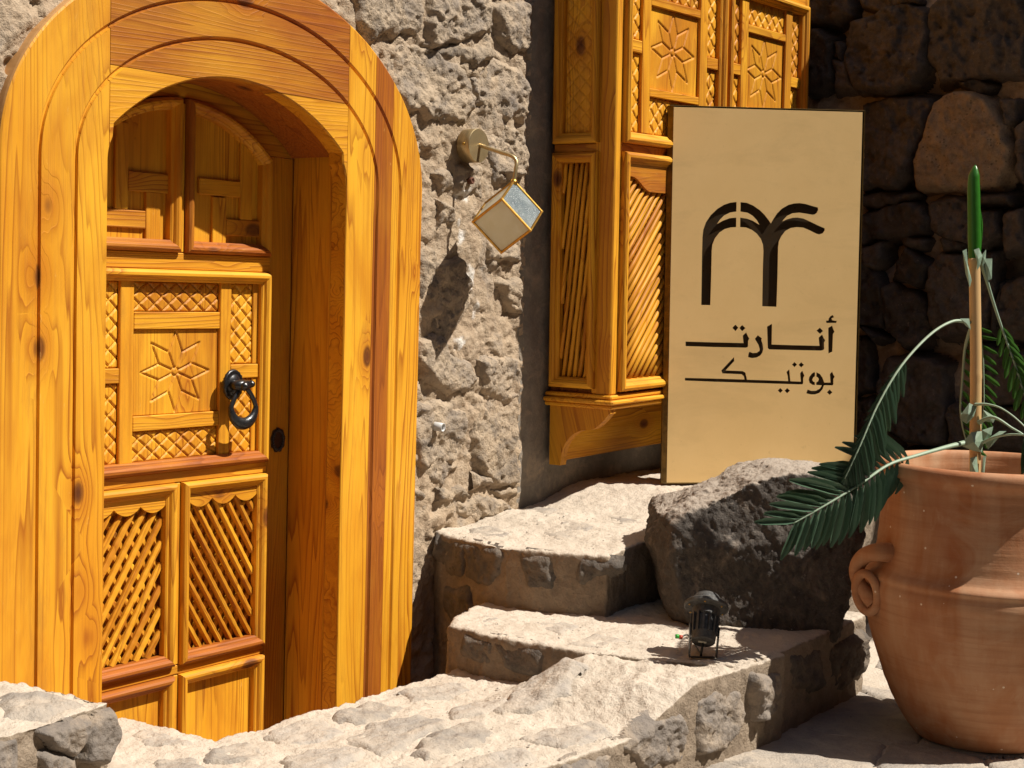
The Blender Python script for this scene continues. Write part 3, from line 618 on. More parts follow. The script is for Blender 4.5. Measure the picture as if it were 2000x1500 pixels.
q = px_poly([(570, 760), (610, 640), (660, 490), (760, 435), (890, 455), (950, 510), (1000, 600), (1030, 700), (1025, 800), (960, 890), (720, 903), (575, 890)], B1[0], B1[1], PX, XB, (1, 2))
stone(q, FX(XB), wallB, M_STONE_B2, 0.085, 0.032, 0.008, 0.010, sink=0.05, tilt=0.05, grow=0.012, label='large pale brown block among the dark ones')
z = -1.15
while z < 1.75:                                     # the wall goes on to the right in rough courses
    hgt = random.uniform(0.20, 0.36); yy = -1.20
    while yy > -3.2:
        wd = random.uniform(0.22, 0.48); j = lambda: random.uniform(-.025, .025)
        stone(np.array([(yy-wd+j(), z+j()), (yy-wd*.5, z+j()), (yy-.03+j(), z+j()), (yy-.03+j(), z+hgt-.03+j()), (yy-wd*.4, z+hgt-.03+j()), (yy-wd+j(), z+hgt-.03+j())]), FX(XB), wallB, M_STONE_B, random.uniform(0.05, 0.08), 0.03, 0.016, 0.010, sink=0.06, tilt=0.25, grow=0.008, ledge=0.01)
        yy -= wd+.02
    z += hgt

# ------------------------------------------------------------------ joinery helpers (u across, v up, h out of the face)
def grain_attr(uvh, gdir, scale=1.0):
    c, s = gdir; L = math.hypot(c, s); c, s = c/L, s/L
    al = uvh[:, 0]*c + uvh[:, 1]*s; ac = -uvh[:, 0]*s + uvh[:, 1]*c
    off = np.array([random.uniform(0, 40), random.uniform(0, 40), random.uniform(0, 40)])
    return np.stack([al, ac, uvh[:, 2]], -1) + off
def wpart(name, uvh, faces, frame, parent, gdir=(0, 1), tint=None, smooth=False, label=None, mat=None):
    uvh = np.asarray(uvh, float)
    V = frame(uvh[:, 0], uvh[:, 1], uvh[:, 2])
    if tint is None: tint = random.choice([0, 0.05, 0.15, 0.28, 0.4])
    return mesh_np(name, V, faces, mat or WOOD, parent, {'grain': grain_attr(uvh, gdir), 'tint': np.float32(tint)}, smooth, label=label)
def wboard(name, frame, parent, u0, u1, v0, v1, h0, h1, gdir=None, bev=0.002, tint=None, mat=None, label=None):
    if u0 > u1: u0, u1 = u1, u0
    if v0 > v1: v0, v1 = v1, v0
    b = min(bev, (u1-u0)*.3, (v1-v0)*.3, (h1-h0)*.3)
    lo, hi = (u0, v0, h0), (u1, v1, h1); vs = []; idx = {}
    for sx in (0, 1):
        for sy in (0, 1):
            for sz in (0, 1):
                s = (sx, sy, sz); c = [hi[i] if s[i] else lo[i] for i in range(3)]
                for ax in range(3):
                    p = list(c)
                    for k in range(3):
                        if k != ax: p[k] += -b if s[k] else b
                    idx[s+(ax,)] = len(vs); vs.append(p)
    fs = []
    for ax in range(3):
        o1, o2 = [k for k in range(3) if k != ax]
        for sd in (0, 1):
            q = []
            for a, c in ((0, 0), (1, 0), (1, 1), (0, 1)):
                s = [0]*3; s[ax] = sd; s[o1] = a; s[o2] = c; q.append(idx[tuple(s)+(ax,)])
            fs.append(q)
    for ax in range(3):
        o1, o2 = [k for k in range(3) if k != ax]
        for a in (0, 1):
            for c in (0, 1):
                s0 = [0]*3; s1 = [0]*3; s0[ax] = 0; s1[ax] = 1
                for s in (s0, s1): s[o1] = a; s[o2] = c
                fs.append([idx[tuple(s0)+(o1,)], idx[tuple(s1)+(o1,)], idx[tuple(s1)+(o2,)], idx[tuple(s0)+(o2,)]])
    for s in [(a, b_, c) for a in (0, 1) for b_ in (0, 1) for c in (0, 1)]:
        fs.append([idx[s+(0,)], idx[s+(1,)], idx[s+(2,)]])
    if gdir is None: gdir = (0, 1) if (v1-v0) > (u1-u0) else (1, 0)
    o = wpart(name, vs, fs, frame, parent, gdir, tint, label=label, mat=mat)
    fix_normals(o); return o
def fix_normals(o):
    bm = bmesh.new(); bm.from_mesh(o.data); bmesh.ops.recalc_face_normals(bm, faces=bm.faces); bm.to_mesh(o.data); bm.free()
PROF = [(0, -0.012), (0, 0.012), (0.003, 0.018), (0.009, 0.0225), (0.016, 0.022), (0.022, 0.017), (0.026, 0.010), (0.029, 0.009), (0.033, 0.005), (0.034, -0.014)]
def moulding(frame, parent, loop, prof=PROF, scale=1.0, h=0.0, groups=None, tints=None, name='moulding'):
    """mitred moulding round a closed outline (counter-clockwise); one piece per side"""
    L = np.array(loop, float); n = len(L)
    d = np.roll(L, -1, 0)-L; d /= np.linalg.norm(d, axis=1)[:, None]; nrm = np.stack([-d[:, 1], d[:, 0]], -1)
    npv = np.roll(nrm, 1, 0); mit = npv+nrm; mit = mit/np.maximum(1e-6, (mit*nrm).sum(1))[:, None]
    if groups is None: groups = [[i] for i in range(n)]
    for gi, gr in enumerate(groups):
        vid = gr + [(gr[-1]+1) % n]; rows = []
        for i in vid:
            rows.append([(L[i, 0]+mit[i, 0]*o*scale, L[i, 1]+mit[i, 1]*o*scale, h+hh*scale) for o, hh in prof])
        k = len(prof); V = [p for r in rows for p in r]; fs = []
        for a in range(len(rows)-1):
            for b in range(k): fs.append([a*k+b, a*k+(b+1) % k, (a+1)*k+(b+1) % k, (a+1)*k+b])
        fs.append(list(range(k))[::-1]); fs.append([(len(rows)-1)*k+b for b in range(k)])
        e = L[vid[-1]]-L[vid[0]]
        o = wpart(name, V, fs, frame, parent, (abs(e[0])+1e-6, e[1] if abs(e[0]) > 1e-3 else 1.0), None if tints is None else tints[gi])
        fix_normals(o)
def rect(u0, u1, v0, v1): return [(u0, v0), (u1, v0), (u1, v1), (u0, v1)]
def carved(name, frame, parent, u0, u1, v0, v1, h, cu=None, cv=None, star=None, res=0.0022, depth=0.0060, half=0.0040, tint=0.05, gdir=(0, 1), thick=0.012):
    """a panel with carved V grooves: diamond trellis, or an eight petalled star"""
    u = np.linspace(u0, u1, max(3, int((u1-u0)/res))); v = np.linspace(v0, v1, max(3, int((v1-v0)/res)))
    UU, VV = np.meshgrid(u, v, indexing='ij'); D = np.full(UU.shape, 1.0)
    if cu:
        a = (UU-(u0+u1)/2)/cu; b = (VV-(v0+v1)/2)/cv; k = 1/math.hypot(1/cu, 1/cv)
        for w_ in (a+b, a-b): D = np.minimum(D, np.abs(w_-np.round(w_))*k)
        for e in (UU-u0, u1-UU, VV-v0, v1-VV): D = np.minimum(D, e+half*0.3)
    if star:
        R, su = star; c0, c1 = (u0+u1)/2, (v0+v1)/2; segs = []
        tip = [(math.cos(k*math.pi/4), math.sin(k*math.pi/4)) for k in range(8)]
        inn = [(0.52*math.cos((k+.5)*math.pi/4), 0.52*math.sin((k+.5)*math.pi/4)) for k in range(8)]
        for k in range(8):
            segs += [(tip[k], inn[k]), (tip[k], inn[k-1]), ((inn[k][0]*.2, inn[k][1]*.2), inn[k])]
        X, Y = (UU-c0), (VV-c1)
        for a, b in segs:
            a = np.array(a)*[R*su, R]; b = np.array(b)*[R*su, R]; e = b-a
            t = np.clip(((X-a[0])*e[0]+(Y-a[1])*e[1])/(e@e), 0, 1); D = np.minimum(D, np.hypot(X-a[0]-t*e[0], Y-a[1]-t*e[1]))
        D = np.minimum(D, np.abs(np.hypot(X/su, Y)-0.1*R))
    H = h - depth*np.clip(1-D/half, 0, 1)
    uvh = np.stack([UU, VV, H], -1).reshape(-1, 3)
    q = grid_faces(len(u), len(v)); N = len(uvh)
    # close the sides
    rim = np.concatenate([np.arange(len(v)), (np.arange(1, len(u))*len(v)+len(v)-1), ((len(u)-1)*len(v)+np.arange(len(v)-2, -1, -1)), (np.arange(len(u)-2, 0, -1)*len(v))])
    low = uvh[rim].copy(); low[:, 2] = h-thick; uvh = np.concatenate([uvh, low]); m = len(rim)
    side = np.stack([rim, np.roll(rim, -1), N+(np.arange(m)+1) % m, N+np.arange(m)], -1)
    o = wpart(name, uvh, np.concatenate([q, side]), frame, parent, gdir, tint); fix_normals(o); return o
def clip_seg(p, d, u0, u1, v0, v1):
    t0, t1 = -9, 9
    for k, (lo, hi) in enumerate(((u0, u1), (v0, v1))):
        if abs(d[k]) < 1e-9: continue
        a, b = sorted(((lo-p[k])/d[k], (hi-p[k])/d[k])); t0, t1 = max(t0, a), min(t1, b)
    return (t0, t1)
def slat_mesh(a, b, wdt, hgt, sides, scallop=0.0, pitch=0.03, profile=None, wob=0.0):
    a, b = np.array(a), np.array(b); d = b-a; L = np.linalg.norm(d); d = d/L; n = np.array([-d[1], d[0]])
    k = 2 if scallop == 0 and wob == 0 else max(3, int(L/pitch*4))
    if wob and not scallop: k = 7
    rows = []
    ph = random.random()*6
    for i in range(k):
        t = i/(k-1); s = 1.0 - scallop*(0.5+0.5*math.cos(2*math.pi*t*L/pitch))
        c = a + d*L*t + n*(wob*math.sin(ph+t*7))
        r = []
        for j in range(sides):
            an = 2*math.pi*(j+.5)/sides
            if profile: x, hh = profile[j]
            else: x, hh = math.cos(an)/math.cos(math.pi/sides), math.sin(an)
            r.append((c[0]+n[0]*x*wdt/2*s, c[1]+n[1]*x*wdt/2*s, hh*hgt/2*s))
        rows.append(r)
    V = [p for r in rows for p in r]; fs = []
    for i in range(k-1):
        for j in range(sides): fs.append([i*sides+j, i*sides+(j+1) % sides, (i+1)*sides+(j+1) % sides, (i+1)*sides+j])
    fs.append(list(range(sides))[::-1]); fs.append([(k-1)*sides+j for j in range(sides)])
    return np.array(V), fs, (d[0], d[1])
def lattice(frame, parent, u0, u1, v0, v1, ang, pitch_u, wdt, hgt, h, name='slat', sides=8, scallop=0.0, sp=0.03, smooth=True, tint=None, wob=0.0, profile=None):
    d = np.array([math.cos(ang), math.sin(ang)]); span = abs((v1-v0)/math.tan(ang)) if abs(math.cos(ang)) > 1e-3 else 0
    lo = u0-span-0.001; k = 0; u = lo + pitch_u*0.5
    while u < u1+span:
        p = (u, v0); t0, t1 = clip_seg(p, d, u0, u1, v0, v1)
        if t1-t0 > 0.012:
            V, fs, gd = slat_mesh((p[0]+d[0]*t0, p[1]+d[1]*t0), (p[0]+d[0]*t1, p[1]+d[1]*t1), wdt*random.uniform(.93, 1.05), hgt, sides, scallop, sp, profile, wob)
            V[:, 2] += h+random.uniform(-.0008, .0008)
            o = wpart(name, V, fs, frame, parent, gd, random.choice([0, 0, 0, 0.1, 0.3]) if tint is None else tint, smooth and sides > 6); fix_normals(o)
        u += pitch_u
def prism(name, frame, parent, pts, h0, h1, gdir, tint=None, label=None, mat=None):
    n = len(pts); V = [(p[0], p[1], h0) for p in pts]+[(p[0], p[1], h1) for p in pts]
    fs = [list(range(n))[::-1], [n+i for i in range(n)]]+[[i, (i+1) % n, n+(i+1) % n, n+i] for i in range(n)]
    o = wpart(name, V, fs, frame, parent, gdir, tint, label=label, mat=mat)
    bm = bmesh.new(); bm.from_mesh(o.data); bmesh.ops.triangulate(bm, faces=[f for f in bm.faces if len(f.verts) > 4]); bmesh.ops.recalc_face_normals(bm, faces=bm.faces); bm.to_mesh(o.data); bm.free()
    return o

# ------------------------------------------------------------------ the arched door
door = thing('arched_door', 'honey pine door with carved panels in a wide arched frame', 'door', (CX, 0.1, -1.5))
F0 = FY(0.0)
XL, XR, ZS = 2.4915, 3.354, 0.355        # opening
CO = 2.9225
def opening_arch(x): return -0.095 + np.sqrt(np.maximum(0.623**2-(x-CO)**2, 0))
def casing():
    st = []; zb = -1.5
    for z_ in np.linspace(zb, 0.27, 50): st.append(('L', z_))
    for f in np.linspace(0, 1, 120): st.append(('A', math.pi*(1-f)))
    for z_ in np.linspace(0.27, zb, 50): st.append(('R', z_))
    def at(k, t, hw, hh, inner=False):
        if k == 'A':
            c, s = math.cos(t), math.sin(t)
            if inner:
                x = CO + (XR-XL)/2*c; z0 = 0.28 + (ZS-0.28)*min(1, s*3.0)
                zt = float(opening_arch(np.array(x))); return (x, z0 if s < 0.28 else max(z0, zt)) if s < 0.333 else (x, zt)
            return (CX+hw*c, 0.28+hh*s)
        sg = -1 if k == 'L' else 1
        if inner: return (XL if sg < 0 else XR, t)
        return (CX+sg*hw, t)
    rows = []
    g2 = (0.547, 0.348); g1 = (0.652, 0.447); ou = (0.762, 0.548)
    for k, t in st:
        pi_ = np.array(at(k, t, 0, 0, True)); a2 = np.array(at(k, t, *g2)); a1 = np.array(at(k, t, *g1)); ao = np.array(at(k, t, *ou))
        def along(p, q, dist): e = q-p; L = np.linalg.norm(e); return p+e/max(L, 1e-9)*dist
        r = []
        def add(p, h): r.append((p[0], p[1], h))
        add(pi_, -0.055); add(pi_, -0.004); add(along(pi_, a2, 0.004), 0.0)
        for f in (0.4, 0.7): add(pi_+(a2-pi_)*f, 0.0)
        add(along(a2, pi_, 0.0055), 0.0); add(along(a2, pi_, 0.0035), -0.0075); add(along(a2, a1, 0.001), -0.0075); add(along(a2, a1, 0.0075), 0.0)
        add((a2+a1)/2, 0.0)
        add(along(a1, a2, 0.0055), 0.0); add(along(a1, a2, 0.0035), -0.0075); add(along(a1, ao, 0.001), -0.0075); add(along(a1, ao, 0.0075), 0.0)
        add((a1+ao)/2, 0.0); add(along(ao, a1, 0.006), 0.0); add(along(ao, a1, 0.0015), -0.003); add(ao, -0.010); add(ao, -0.055)
        rows.append(r)
    K = len(rows[0]); V = [p for r in rows for p in r]; fs = []
    for i in range(len(rows)-1):
        for j in range(K): fs.append([i*K+j, i*K+(j+1) % K, (i+1)*K+(j+1) % K, (i+1)*K+j])
    cutf = {i*K+K-2 for i in range(len(rows)-1)} | {i*K+K-3 for i in range(len(rows)-1)}
    fs.append(list(range(K))); fs.append([(len(rows)-1)*K+j for j in range(K)])
    bm0 = bmesh.new(); vv = [bm0.verts.new(p) for p in V]
    for fi, f in enumerate(fs): bm0.faces.new([vv[i] for i in f]).material_index = 1 if fi in cutf else 0
    bmesh.ops.recalc_face_normals(bm0, faces=bm0.faces)
    def cut(ranges, nm, gdir, tint, label=None, zr=None):
        bm = bm0.copy()
        for val, sgn in ranges:
            geom = bm.verts[:]+bm.edges[:]+bm.faces[:]
            r = bmesh.ops.bisect_plane(bm, geom=geom, plane_co=(val, 0, 0), plane_no=(sgn, 0, 0), clear_outer=True, dist=1e-5)
            ed = [e for e in r['geom_cut'] if isinstance(e, bmesh.types.BMEdge)]
            bmesh.ops.edgeloop_fill(bm, edges=ed)
        if zr:
            for (co_, no_) in zr:
                geom = bm.verts[:]+bm.edges[:]+bm.faces[:]
                r = bmesh.ops.bisect_plane(bm, geom=geom, plane_co=co_, plane_no=no_, clear_outer=True, dist=1e-5)
                bmesh.ops.edgeloop_fill(bm, edges=[e for e in r['geom_cut'] if isinstance(e, bmesh.types.BMEdge)])
        bmesh.ops.recalc_face_normals(bm, faces=bm.faces)
        bm.verts.index_update()
        uvh = np.array([v.co[:] for v in bm.verts]); ff = [[v.index for v in f.verts] for f in bm.faces]; mi = [f.material_index for f in bm.faces]; bm.free()
        o = wpart(nm, uvh, ff, F0, door, gdir, tint, label=label)
        if len(mi) == len(o.data.polygons): o.data.materials.append(EDGEW); o.data.polygons.foreach_set('material_index', mi)
        return o
    g = 0.0009
    sx1, sx2 = XL+0.0015, XR+0.001
    cut([(sx1-g, 1)], 'casing_plank', (0, 1), 0.0)
    cut([(sx1+g, -1), (sx2-g, 1)], 'lintel_plank', (1, 0.02), 0.62, 'reddish upper board of the lintel', [((2.92, 0.512, 0), (0.0, -1, 0))])
    cut([(sx1+g, -1), (sx2-g, 1)], 'lintel_plank', (1, 0.02), 0.10, None, [((2.92, 0.5105, 0), (0.0, 1, 0))])
    cut([(sx2+g, -1), (3.4745, 1)], 'casing_plank', (0, 1), 0.0)
    cut([(3.4752, -1), (3.5555, 1)], 'casing_plank', (0, 1), 0.75, 'reddish brown plank of the door frame')
    cut([(3.5562, -1), (3.5800, 1)], 'casing_plank', (0, 1), 0.0)
    cut([(3.5806, -1)], 'casing_plank', (0, 1), 0.15)
    bm0.free()
casing()
# arched underside (soffit), jambs, inner frame
LY = 0.22
def soffit(y0, y1, tint):
    xs = np.linspace(XL+0.004, XR-0.004, 41); r = []
    for x in xs: r.append((x, float(opening_arch(np.array(x)))+0.004))
    V = []; 
    for x, z_ in r: V += [(x, z_, -y0), (x, z_, -y1), (x, z_+0.03, -y1), (x, z_+0.03, -y0)]
    fs = []
    for i in range(len(r)-1):
        for j in range(4): fs.append([i*4+j, i*4+(j+1) % 4, (i+1)*4+(j+1) % 4, (i+1)*4+j])
    fs += [[0, 1, 2, 3], [len(r)*4-4+j for j in range(4)]]
    o = wpart('soffit_board', V, fs, F0, door, (1, 0.0), tint); fix_normals(o)
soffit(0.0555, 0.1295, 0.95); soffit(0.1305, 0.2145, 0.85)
SJ = lambda x0, sg: (lambda u, v, h: np.stack([x0+sg*h, u, v], -1))
wboard('jamb_board', SJ(3.362, 1), door, 0.068, 0.2185, -1.5, 0.40, 0, 0.03, tint=0.08)
wboard('jamb_board', SJ(2.484, -1), door, 0.068, 0.2185, -1.5, 0.40, 0, 0.03, tint=0.2)
for xx, sg in ((3.356, 1), (2.490, -1)):
    wboard('jamb_bead', SJ(xx, sg), door, 0.0565, 0.0675, -1.5, 0.357, 0, 0.03, tint=0.0, bev=0.004)
wboard('inner_frame', FY(0.245), door, 3.2705, 3.362, -1.5, 0.362, 0, 0.026, tint=0.0)
wboard('inner_frame', FY(0.245), door, 2.484, 2.574, -1.5, 0.362, 0, 0.026, tint=0.05)
LCX, LR, LZ0 = 2.9225, 0.480, 0.010                 # arched head of the leaf
def leaf_arch(x, r=0.0): return LZ0 + math.sqrt(max((LR-r)**2-(x-LCX)**2, 0))
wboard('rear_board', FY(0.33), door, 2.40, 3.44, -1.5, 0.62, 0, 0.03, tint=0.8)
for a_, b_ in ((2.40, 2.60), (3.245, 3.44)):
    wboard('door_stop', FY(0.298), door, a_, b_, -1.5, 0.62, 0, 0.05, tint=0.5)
xs = np.linspace(2.484, 3.362, 41)
hd = [(x, max(0.3625, min(float(opening_arch(np.array(min(max(x, XL), XR))))+0.012, 9))) for x in xs]
hd2 = [(x, max(0.3625 if abs(x-LCX) > 0.345 else 0, leaf_arch(x)+0.004) if abs(x-LCX) < 0.35 else 0.3625) for x in xs[::-1]]
hd = [(x, max(z_, 0.366)) for x, z_ in hd]
prism('inner_frame_head', FY(0.245), door, hd+hd2, 0, 0.024, (1, 0), 0.3)

leaf = mesh_np('door_leaf', FY(LY+0.075)(*np.array([(2.576, -1.46, 0), (3.2695, -1.46, 0), (3.2695, 0.30, 0), (2.9225, 0.49, 0), (2.576, 0.30, 0), (2.576, -1.46, 0.006), (3.2695, -1.46, 0.006), (3.2695, 0.30, 0.006), (2.9225, 0.49, 0.006), (2.576, 0.30, 0.006)], float).T),
    [[0, 1, 2, 3, 4][::-1], [5, 6, 7, 8, 9], [0, 1, 6, 5], [1, 2, 7, 6], [2, 3, 8, 7], [3, 4, 9, 8], [4, 0, 5, 9]], WOOD, door,
    {'grain': np.array([(p[1], p[0], 0) for p in [(2.576, -1.46), (3.2695, -1.46), (3.2695, 0.30), (2.9225, 0.49), (2.576, 0.30)]]*2), 'tint': np.float32(0.5)})
fix_normals(leaf)
FL = FY(LY)
mL, mR = 2.576, 3.2695
Z_t0, Z_m1, Z_m0, Z_l1, Z_l0, Z_b1 = 0.070, 0.0225, -0.5315, -0.5655, -1.078, -1.106
wboard('rail', FL, leaf, mL, mR, Z_m1+0.001, Z_t0-0.001, -0.03, 0.004, tint=0.1)
wboard('rail', FL, leaf, mL, mR, Z_l1+0.001, Z_m0-0.001, -0.03, 0.003, tint=0.4)
wboard('rail', FL, leaf, mL, mR, Z_b1+0.001, Z_l0-0.001, -0.03, 0.003, tint=0.3)
for v0, v1 in ((Z_t0, 0.478), (Z_l0, Z_l1), (-1.45, Z_b1)):
    wboard('stile', FL, leaf, 2.9165, 2.935, v0+0.001, v1-0.001, -0.03, 0.003, tint=0.2)
# mouldings: top pair (arched), middle, lower pair, bottom pair
def arch_loop(u0, u1, v0, left):
    us = np.linspace(u1, u0, 15); top = [(x, leaf_arch(x)) for x in us]
    lp = [(u0, v0), (u1, v0)] + top
    n = len(lp); return lp, [[0], [1], list(range(2, n-1)), [n-1]]
lp, gr = arch_loop(2.582, 2.9155, Z_t0, True); moulding(FL, leaf, lp, groups=gr, tints=[0.6, 0, 0.1, 0.0])
lp, gr = arch_loop(2.937, 3.264, Z_t0, False); moulding(FL, leaf, lp, groups=gr, tints=[0.75, 0.1, 0.35, 0.75])
moulding(FL, leaf, rect(mL+0.002, mR-0.003, Z_m0, Z_m1), groups=None, tints=[0.65, 0.3, 0.0, 0.1])
moulding(FL, leaf, rect(2.582, 2.9145, Z_l0, Z_l1), tints=[0.9, 0.1, 0.0, 0.1]); moulding(FL, leaf, rect(2.937, 3.264, Z_l0, Z_l1), tints=[0.85, 0.1, 0.0, 0.0])
moulding(FL, leaf, rect(2.582, 2.9145, -1.45, Z_b1), tints=[0.5, 0.1, 0.8, 0.1]); moulding(FL, leaf, rect(2.937, 3.264, -1.45, Z_b1), tints=[0.5, 0.1, 0.05, 0.1])
# top panels: boards with pinwheel strips
for (u0, u1) in ((2.612, 2.884), (2.968, 3.232)):
    us = np.linspace(u1, u0, 9)
    prism('panel', FL, leaf, [(u0, 0.10), (u1, 0.10)]+[(x, leaf_arch(x)-0.03) for x in us], -0.025, -0.014, (0, 1), 0.1)
def pr(x0, y0, x1, y1):  # strip traced on the first close-up, at the leaf plane
    a = PY(x0/2.353, y0/2.353, LY+0.006); b = PY(x1/2.353, y1/2.353, LY+0.006); c = PY(x1/2.353, y0/2.353, LY+0.006); d = PY(x0/2.353, y1/2.353, LY+0.006)
    return ((a[0]+d[0])/2, (b[0]+c[0])/2, (b[2]+d[2])/2, (a[2]+c[2])/2)
for x0, y0, x1, y1 in ((915, 826, 1104, 900), (1040, 1012, 1215, 1086), (590, 795, 805, 884), (440, 962, 668, 1045)):
    u0, u1, v0, v1 = pr(x0, y0, x1, y1); wboard('strip', FL, leaf, u0, u1, v0, v1, -0.014, -0.004)
for x0, y0, x1, y1 in ((1105, 640, 1160, 1010), (976, 906, 1038, 1160), (530, 560, 589, 960), (669, 884, 736, 1140)):
    u0, u1, v0, v1 = pr(x0, y0, x1, y1); wboard('strip', FL, leaf, u0, u1, v0, v1, -0.014, -0.004)
# middle panel
A0, A1, B0, B1_ = 2.7195, 2.7655, 3.0795, 3.1215
wboard('strip', FL, leaf, A0, A1, -0.50, -0.008, -0.014, 0.000); wboard('strip', FL, leaf, B0, B1_, -0.50, -0.008, -0.014, 0.000, tint=0.3)
wboard('strip', FL, leaf, A1+.001, B0-.001, -0.140, -0.093, -0.014, -0.001, tint=0); wboard('strip', FL, leaf, A1+.001, B0-.001, -0.415, -0.374, -0.014, -0.001, tint=0)
wboard('strip', FL, leaf, B1_+.001, 3.2345, -0.283, -0.243, -0.014, -0.001, tint=0); wboard('strip', FL, leaf, 2.611, A0-.001, -0.283, -0.243, -0.014, -0.001, tint=0)
carved('star_panel', FL, leaf, A1+.001, B0-.001, -0.373, -0.141, -0.010, star=(0.112, 1.10), tint=0.33)
for u0, u1, v0, v1 in ((A1+.001, B0-.001, -0.092, -0.012), (A1+.001, B0-.001, -0.499, -0.416)):
    carved('carved_panel', FL, leaf, u0, u1, v0, v1, -0.009, cu=0.0520, cv=0.0400, tint=0.25)
for u0, u1 in ((2.611, A0-.001), (B1_+.001, 3.2345-0.022)):
    for v0, v1 in ((-0.242, -0.012), (-0.499, -0.284)):
        carved('carved_panel', FL, leaf, u0, u1, v0, v1, -0.009, cu=0.0485, cv=0.0440, tint=0.1)
wboard('strip', FL, leaf, 3.2135, 3.2345, -0.499, -0.284, -0.014, -0.006, tint=0); wboard('strip', FL, leaf, 3.2135, 3.2345, -0.242, -0.010, -0.014, -0.006, tint=0)
# lower pair: scalloped valance over slanted lattice
def valance(frame, parent, u0, u1, vt, depth, scal, n, h0, h1, tint=0.0):
    pts = [(u0, vt), (u0, vt-depth)]
    for i in range(n):
        a = u0+(u1-u0)*i/n; b = u0+(u1-u0)*(i+1)/n
        for t in np.linspace(0, 1, 9)[1:]: pts.append((a+(b-a)*t, vt-depth-scal*math.sin(math.pi*t)**0.8 if t < 1 else vt-depth))
    pts.append((u1, vt)); prism('valance', frame, parent, pts, h0, h1, (1, 0), tint)
TRAP = [(1.0, -1.0), (1.0, 0.1), (0.55, 0.9), (-0.55, 0.9), (-1.0, 0.1), (-1.0, -1.0)]
for (u0, u1, an) in ((2.614, 2.882, math.radians(57)), (2.969, 3.232, math.radians(180-57))):
    v0, v1 = Z_l0+0.032, Z_l1-0.032
    valance(FL, leaf, u0-0.003, u1+0.003, v1+0.004, 0.026, 0.021, 3, -0.006, 0.003)
    lattice(FL, leaf, u0, u1, v0, v1-0.012, an, 0.0405, 0.0175, 0.014, -0.012, sides=6, profile=TRAP, scallop=0.10, sp=0.037)
    lattice(FL, leaf, u0, u1, v0, v1-0.012, math.pi-an, 0.0405, 0.020, 0.013, -0.026, sides=6, profile=TRAP, scallop=0.30, sp=0.030, tint=0.25)
# bottom panels
for k, (u0, u1) in enumerate(((2.612, 2.884), (2.968, 3.232))):
    wboard('panel', FL, leaf, u0, u1, -1.42, Z_b1-0.03, -0.02, -0.010, gdir=(0, 1), tint=0.25)

# knocker and lock plate
def lathe(prof, seg=32):
    V = []; fs = []; n = len(prof)
    for i in range(seg):
        a = 2*math.pi*i/seg
        for r, z_ in prof: V.append((r*math.cos(a), r*math.sin(a), z_))
    for i in range(seg):
        for j in range(n-1): fs.append([i*n+j, ((i+1) % seg)*n+j, ((i+1) % seg)*n+j+1, i*n+j+1])
    return np.array(V), fs
def tube(pts, rad, seg=10, closed=False, flat=1.0):
    P = [Vector(p) for p in pts]; n = len(P); rows = []; up = None
    for i in range(n):
        d = (P[(i+1) % n]-P[i-1]) if closed else (P[min(i+1, n-1)]-P[max(i-1, 0)])
        d.normalize()
        if up is None: up = Vector((0, 0, 1)) if abs(d.z) < 0.9 else Vector((1, 0, 0))
        x = d.cross(up)
        if x.length < 1e-4: x = d.orthogonal()
        x.normalize(); up = x.cross(d).normalized()
        r = rad[i] if hasattr(rad, '__len__') else rad
        rows.append([tuple(P[i]+x*(r*math.cos(2*math.pi*j/seg))+up*(r*flat*math.sin(2*math.pi*j/seg))) for j in range(seg)])
    V = [p for r in rows for p in r]; fs = []
    for i in range(n if closed else n-1):
        for j in range(seg): fs.append([i*seg+j, i*seg+(j+1) % seg, ((i+1) % n)*seg+(j+1) % seg, ((i+1) % n)*seg+j])
    if not closed: fs += [list(range(seg))[::-1], [(n-1)*seg+j for j in range(seg)]]
    return np.array(V), fs
def put(name, V, fs, mat, parent, Mx=None, smooth=True, label=None, attrs=None):
    V = np.asarray(V, float)
    if Mx is not None: V = V@np.array(Mx.to_3x3()).T + np.array(Mx.translation)
    o = mesh_np(name, V, fs, mat, parent, attrs, smooth, label=label); fix_normals(o)
    return o
def smooth_path(pts, n=40):
    P = np.array(pts, float); t = np.linspace(0, len(P)-1, n); out = []
    for s in t:
        i = min(int(s), len(P)-2); f = s-i; p0, p1, p2, p3 = P[max(i-1, 0)], P[i], P[i+1], P[min(i+2, len(P)-1)]
        out.append(0.5*((2*p1)+(-p0+p2)*f+(2*p0-5*p1+4*p2-p3)*f*f+(-p0+3*p1-3*p2+p3)*f**3))
    return np.array(out)
hc = PY(400+330/6.25, 680+445/6.25, LY-0.02)
out_y = Matrix(((1, 0, 0, 0), (0, 0, -1, 0), (0, 1, 0, 0), (0, 0, 0, 1)))      # local z -> -y
RX = Matrix.Translation(hc) @ out_y
knock = None
V, fs = lathe([(0.0, 0.0), (0.036, 0.0), (0.039, 0.004), (0.037, 0.009), (0.033, 0.0115), (0.030, 0.008), (0.024, 0.012), (0.016, 0.018), (0.0, 0.02)], 40)
an = np.arctan2(V[:, 1], V[:, 0]); rr = np.hypot(V[:, 0], V[:, 1]); V[:, 2] += np.where((rr > 0.031) & (rr < 0.0385), 0.002*np.cos(an*20), 0); V[:, 1] *= 1.15
knock = put('door_knocker', V, fs, M_IRON, door, RX)
V, fs = tube([(-0.016, 0, 0.016), (-0.012, 0, 0.030), (0, 0, 0.036), (0.026, 0, 0.038)], [0.012, 0.015, 0.0165, 0.014], 14); put('pivot', V, fs, M_IRON, knock, RX)
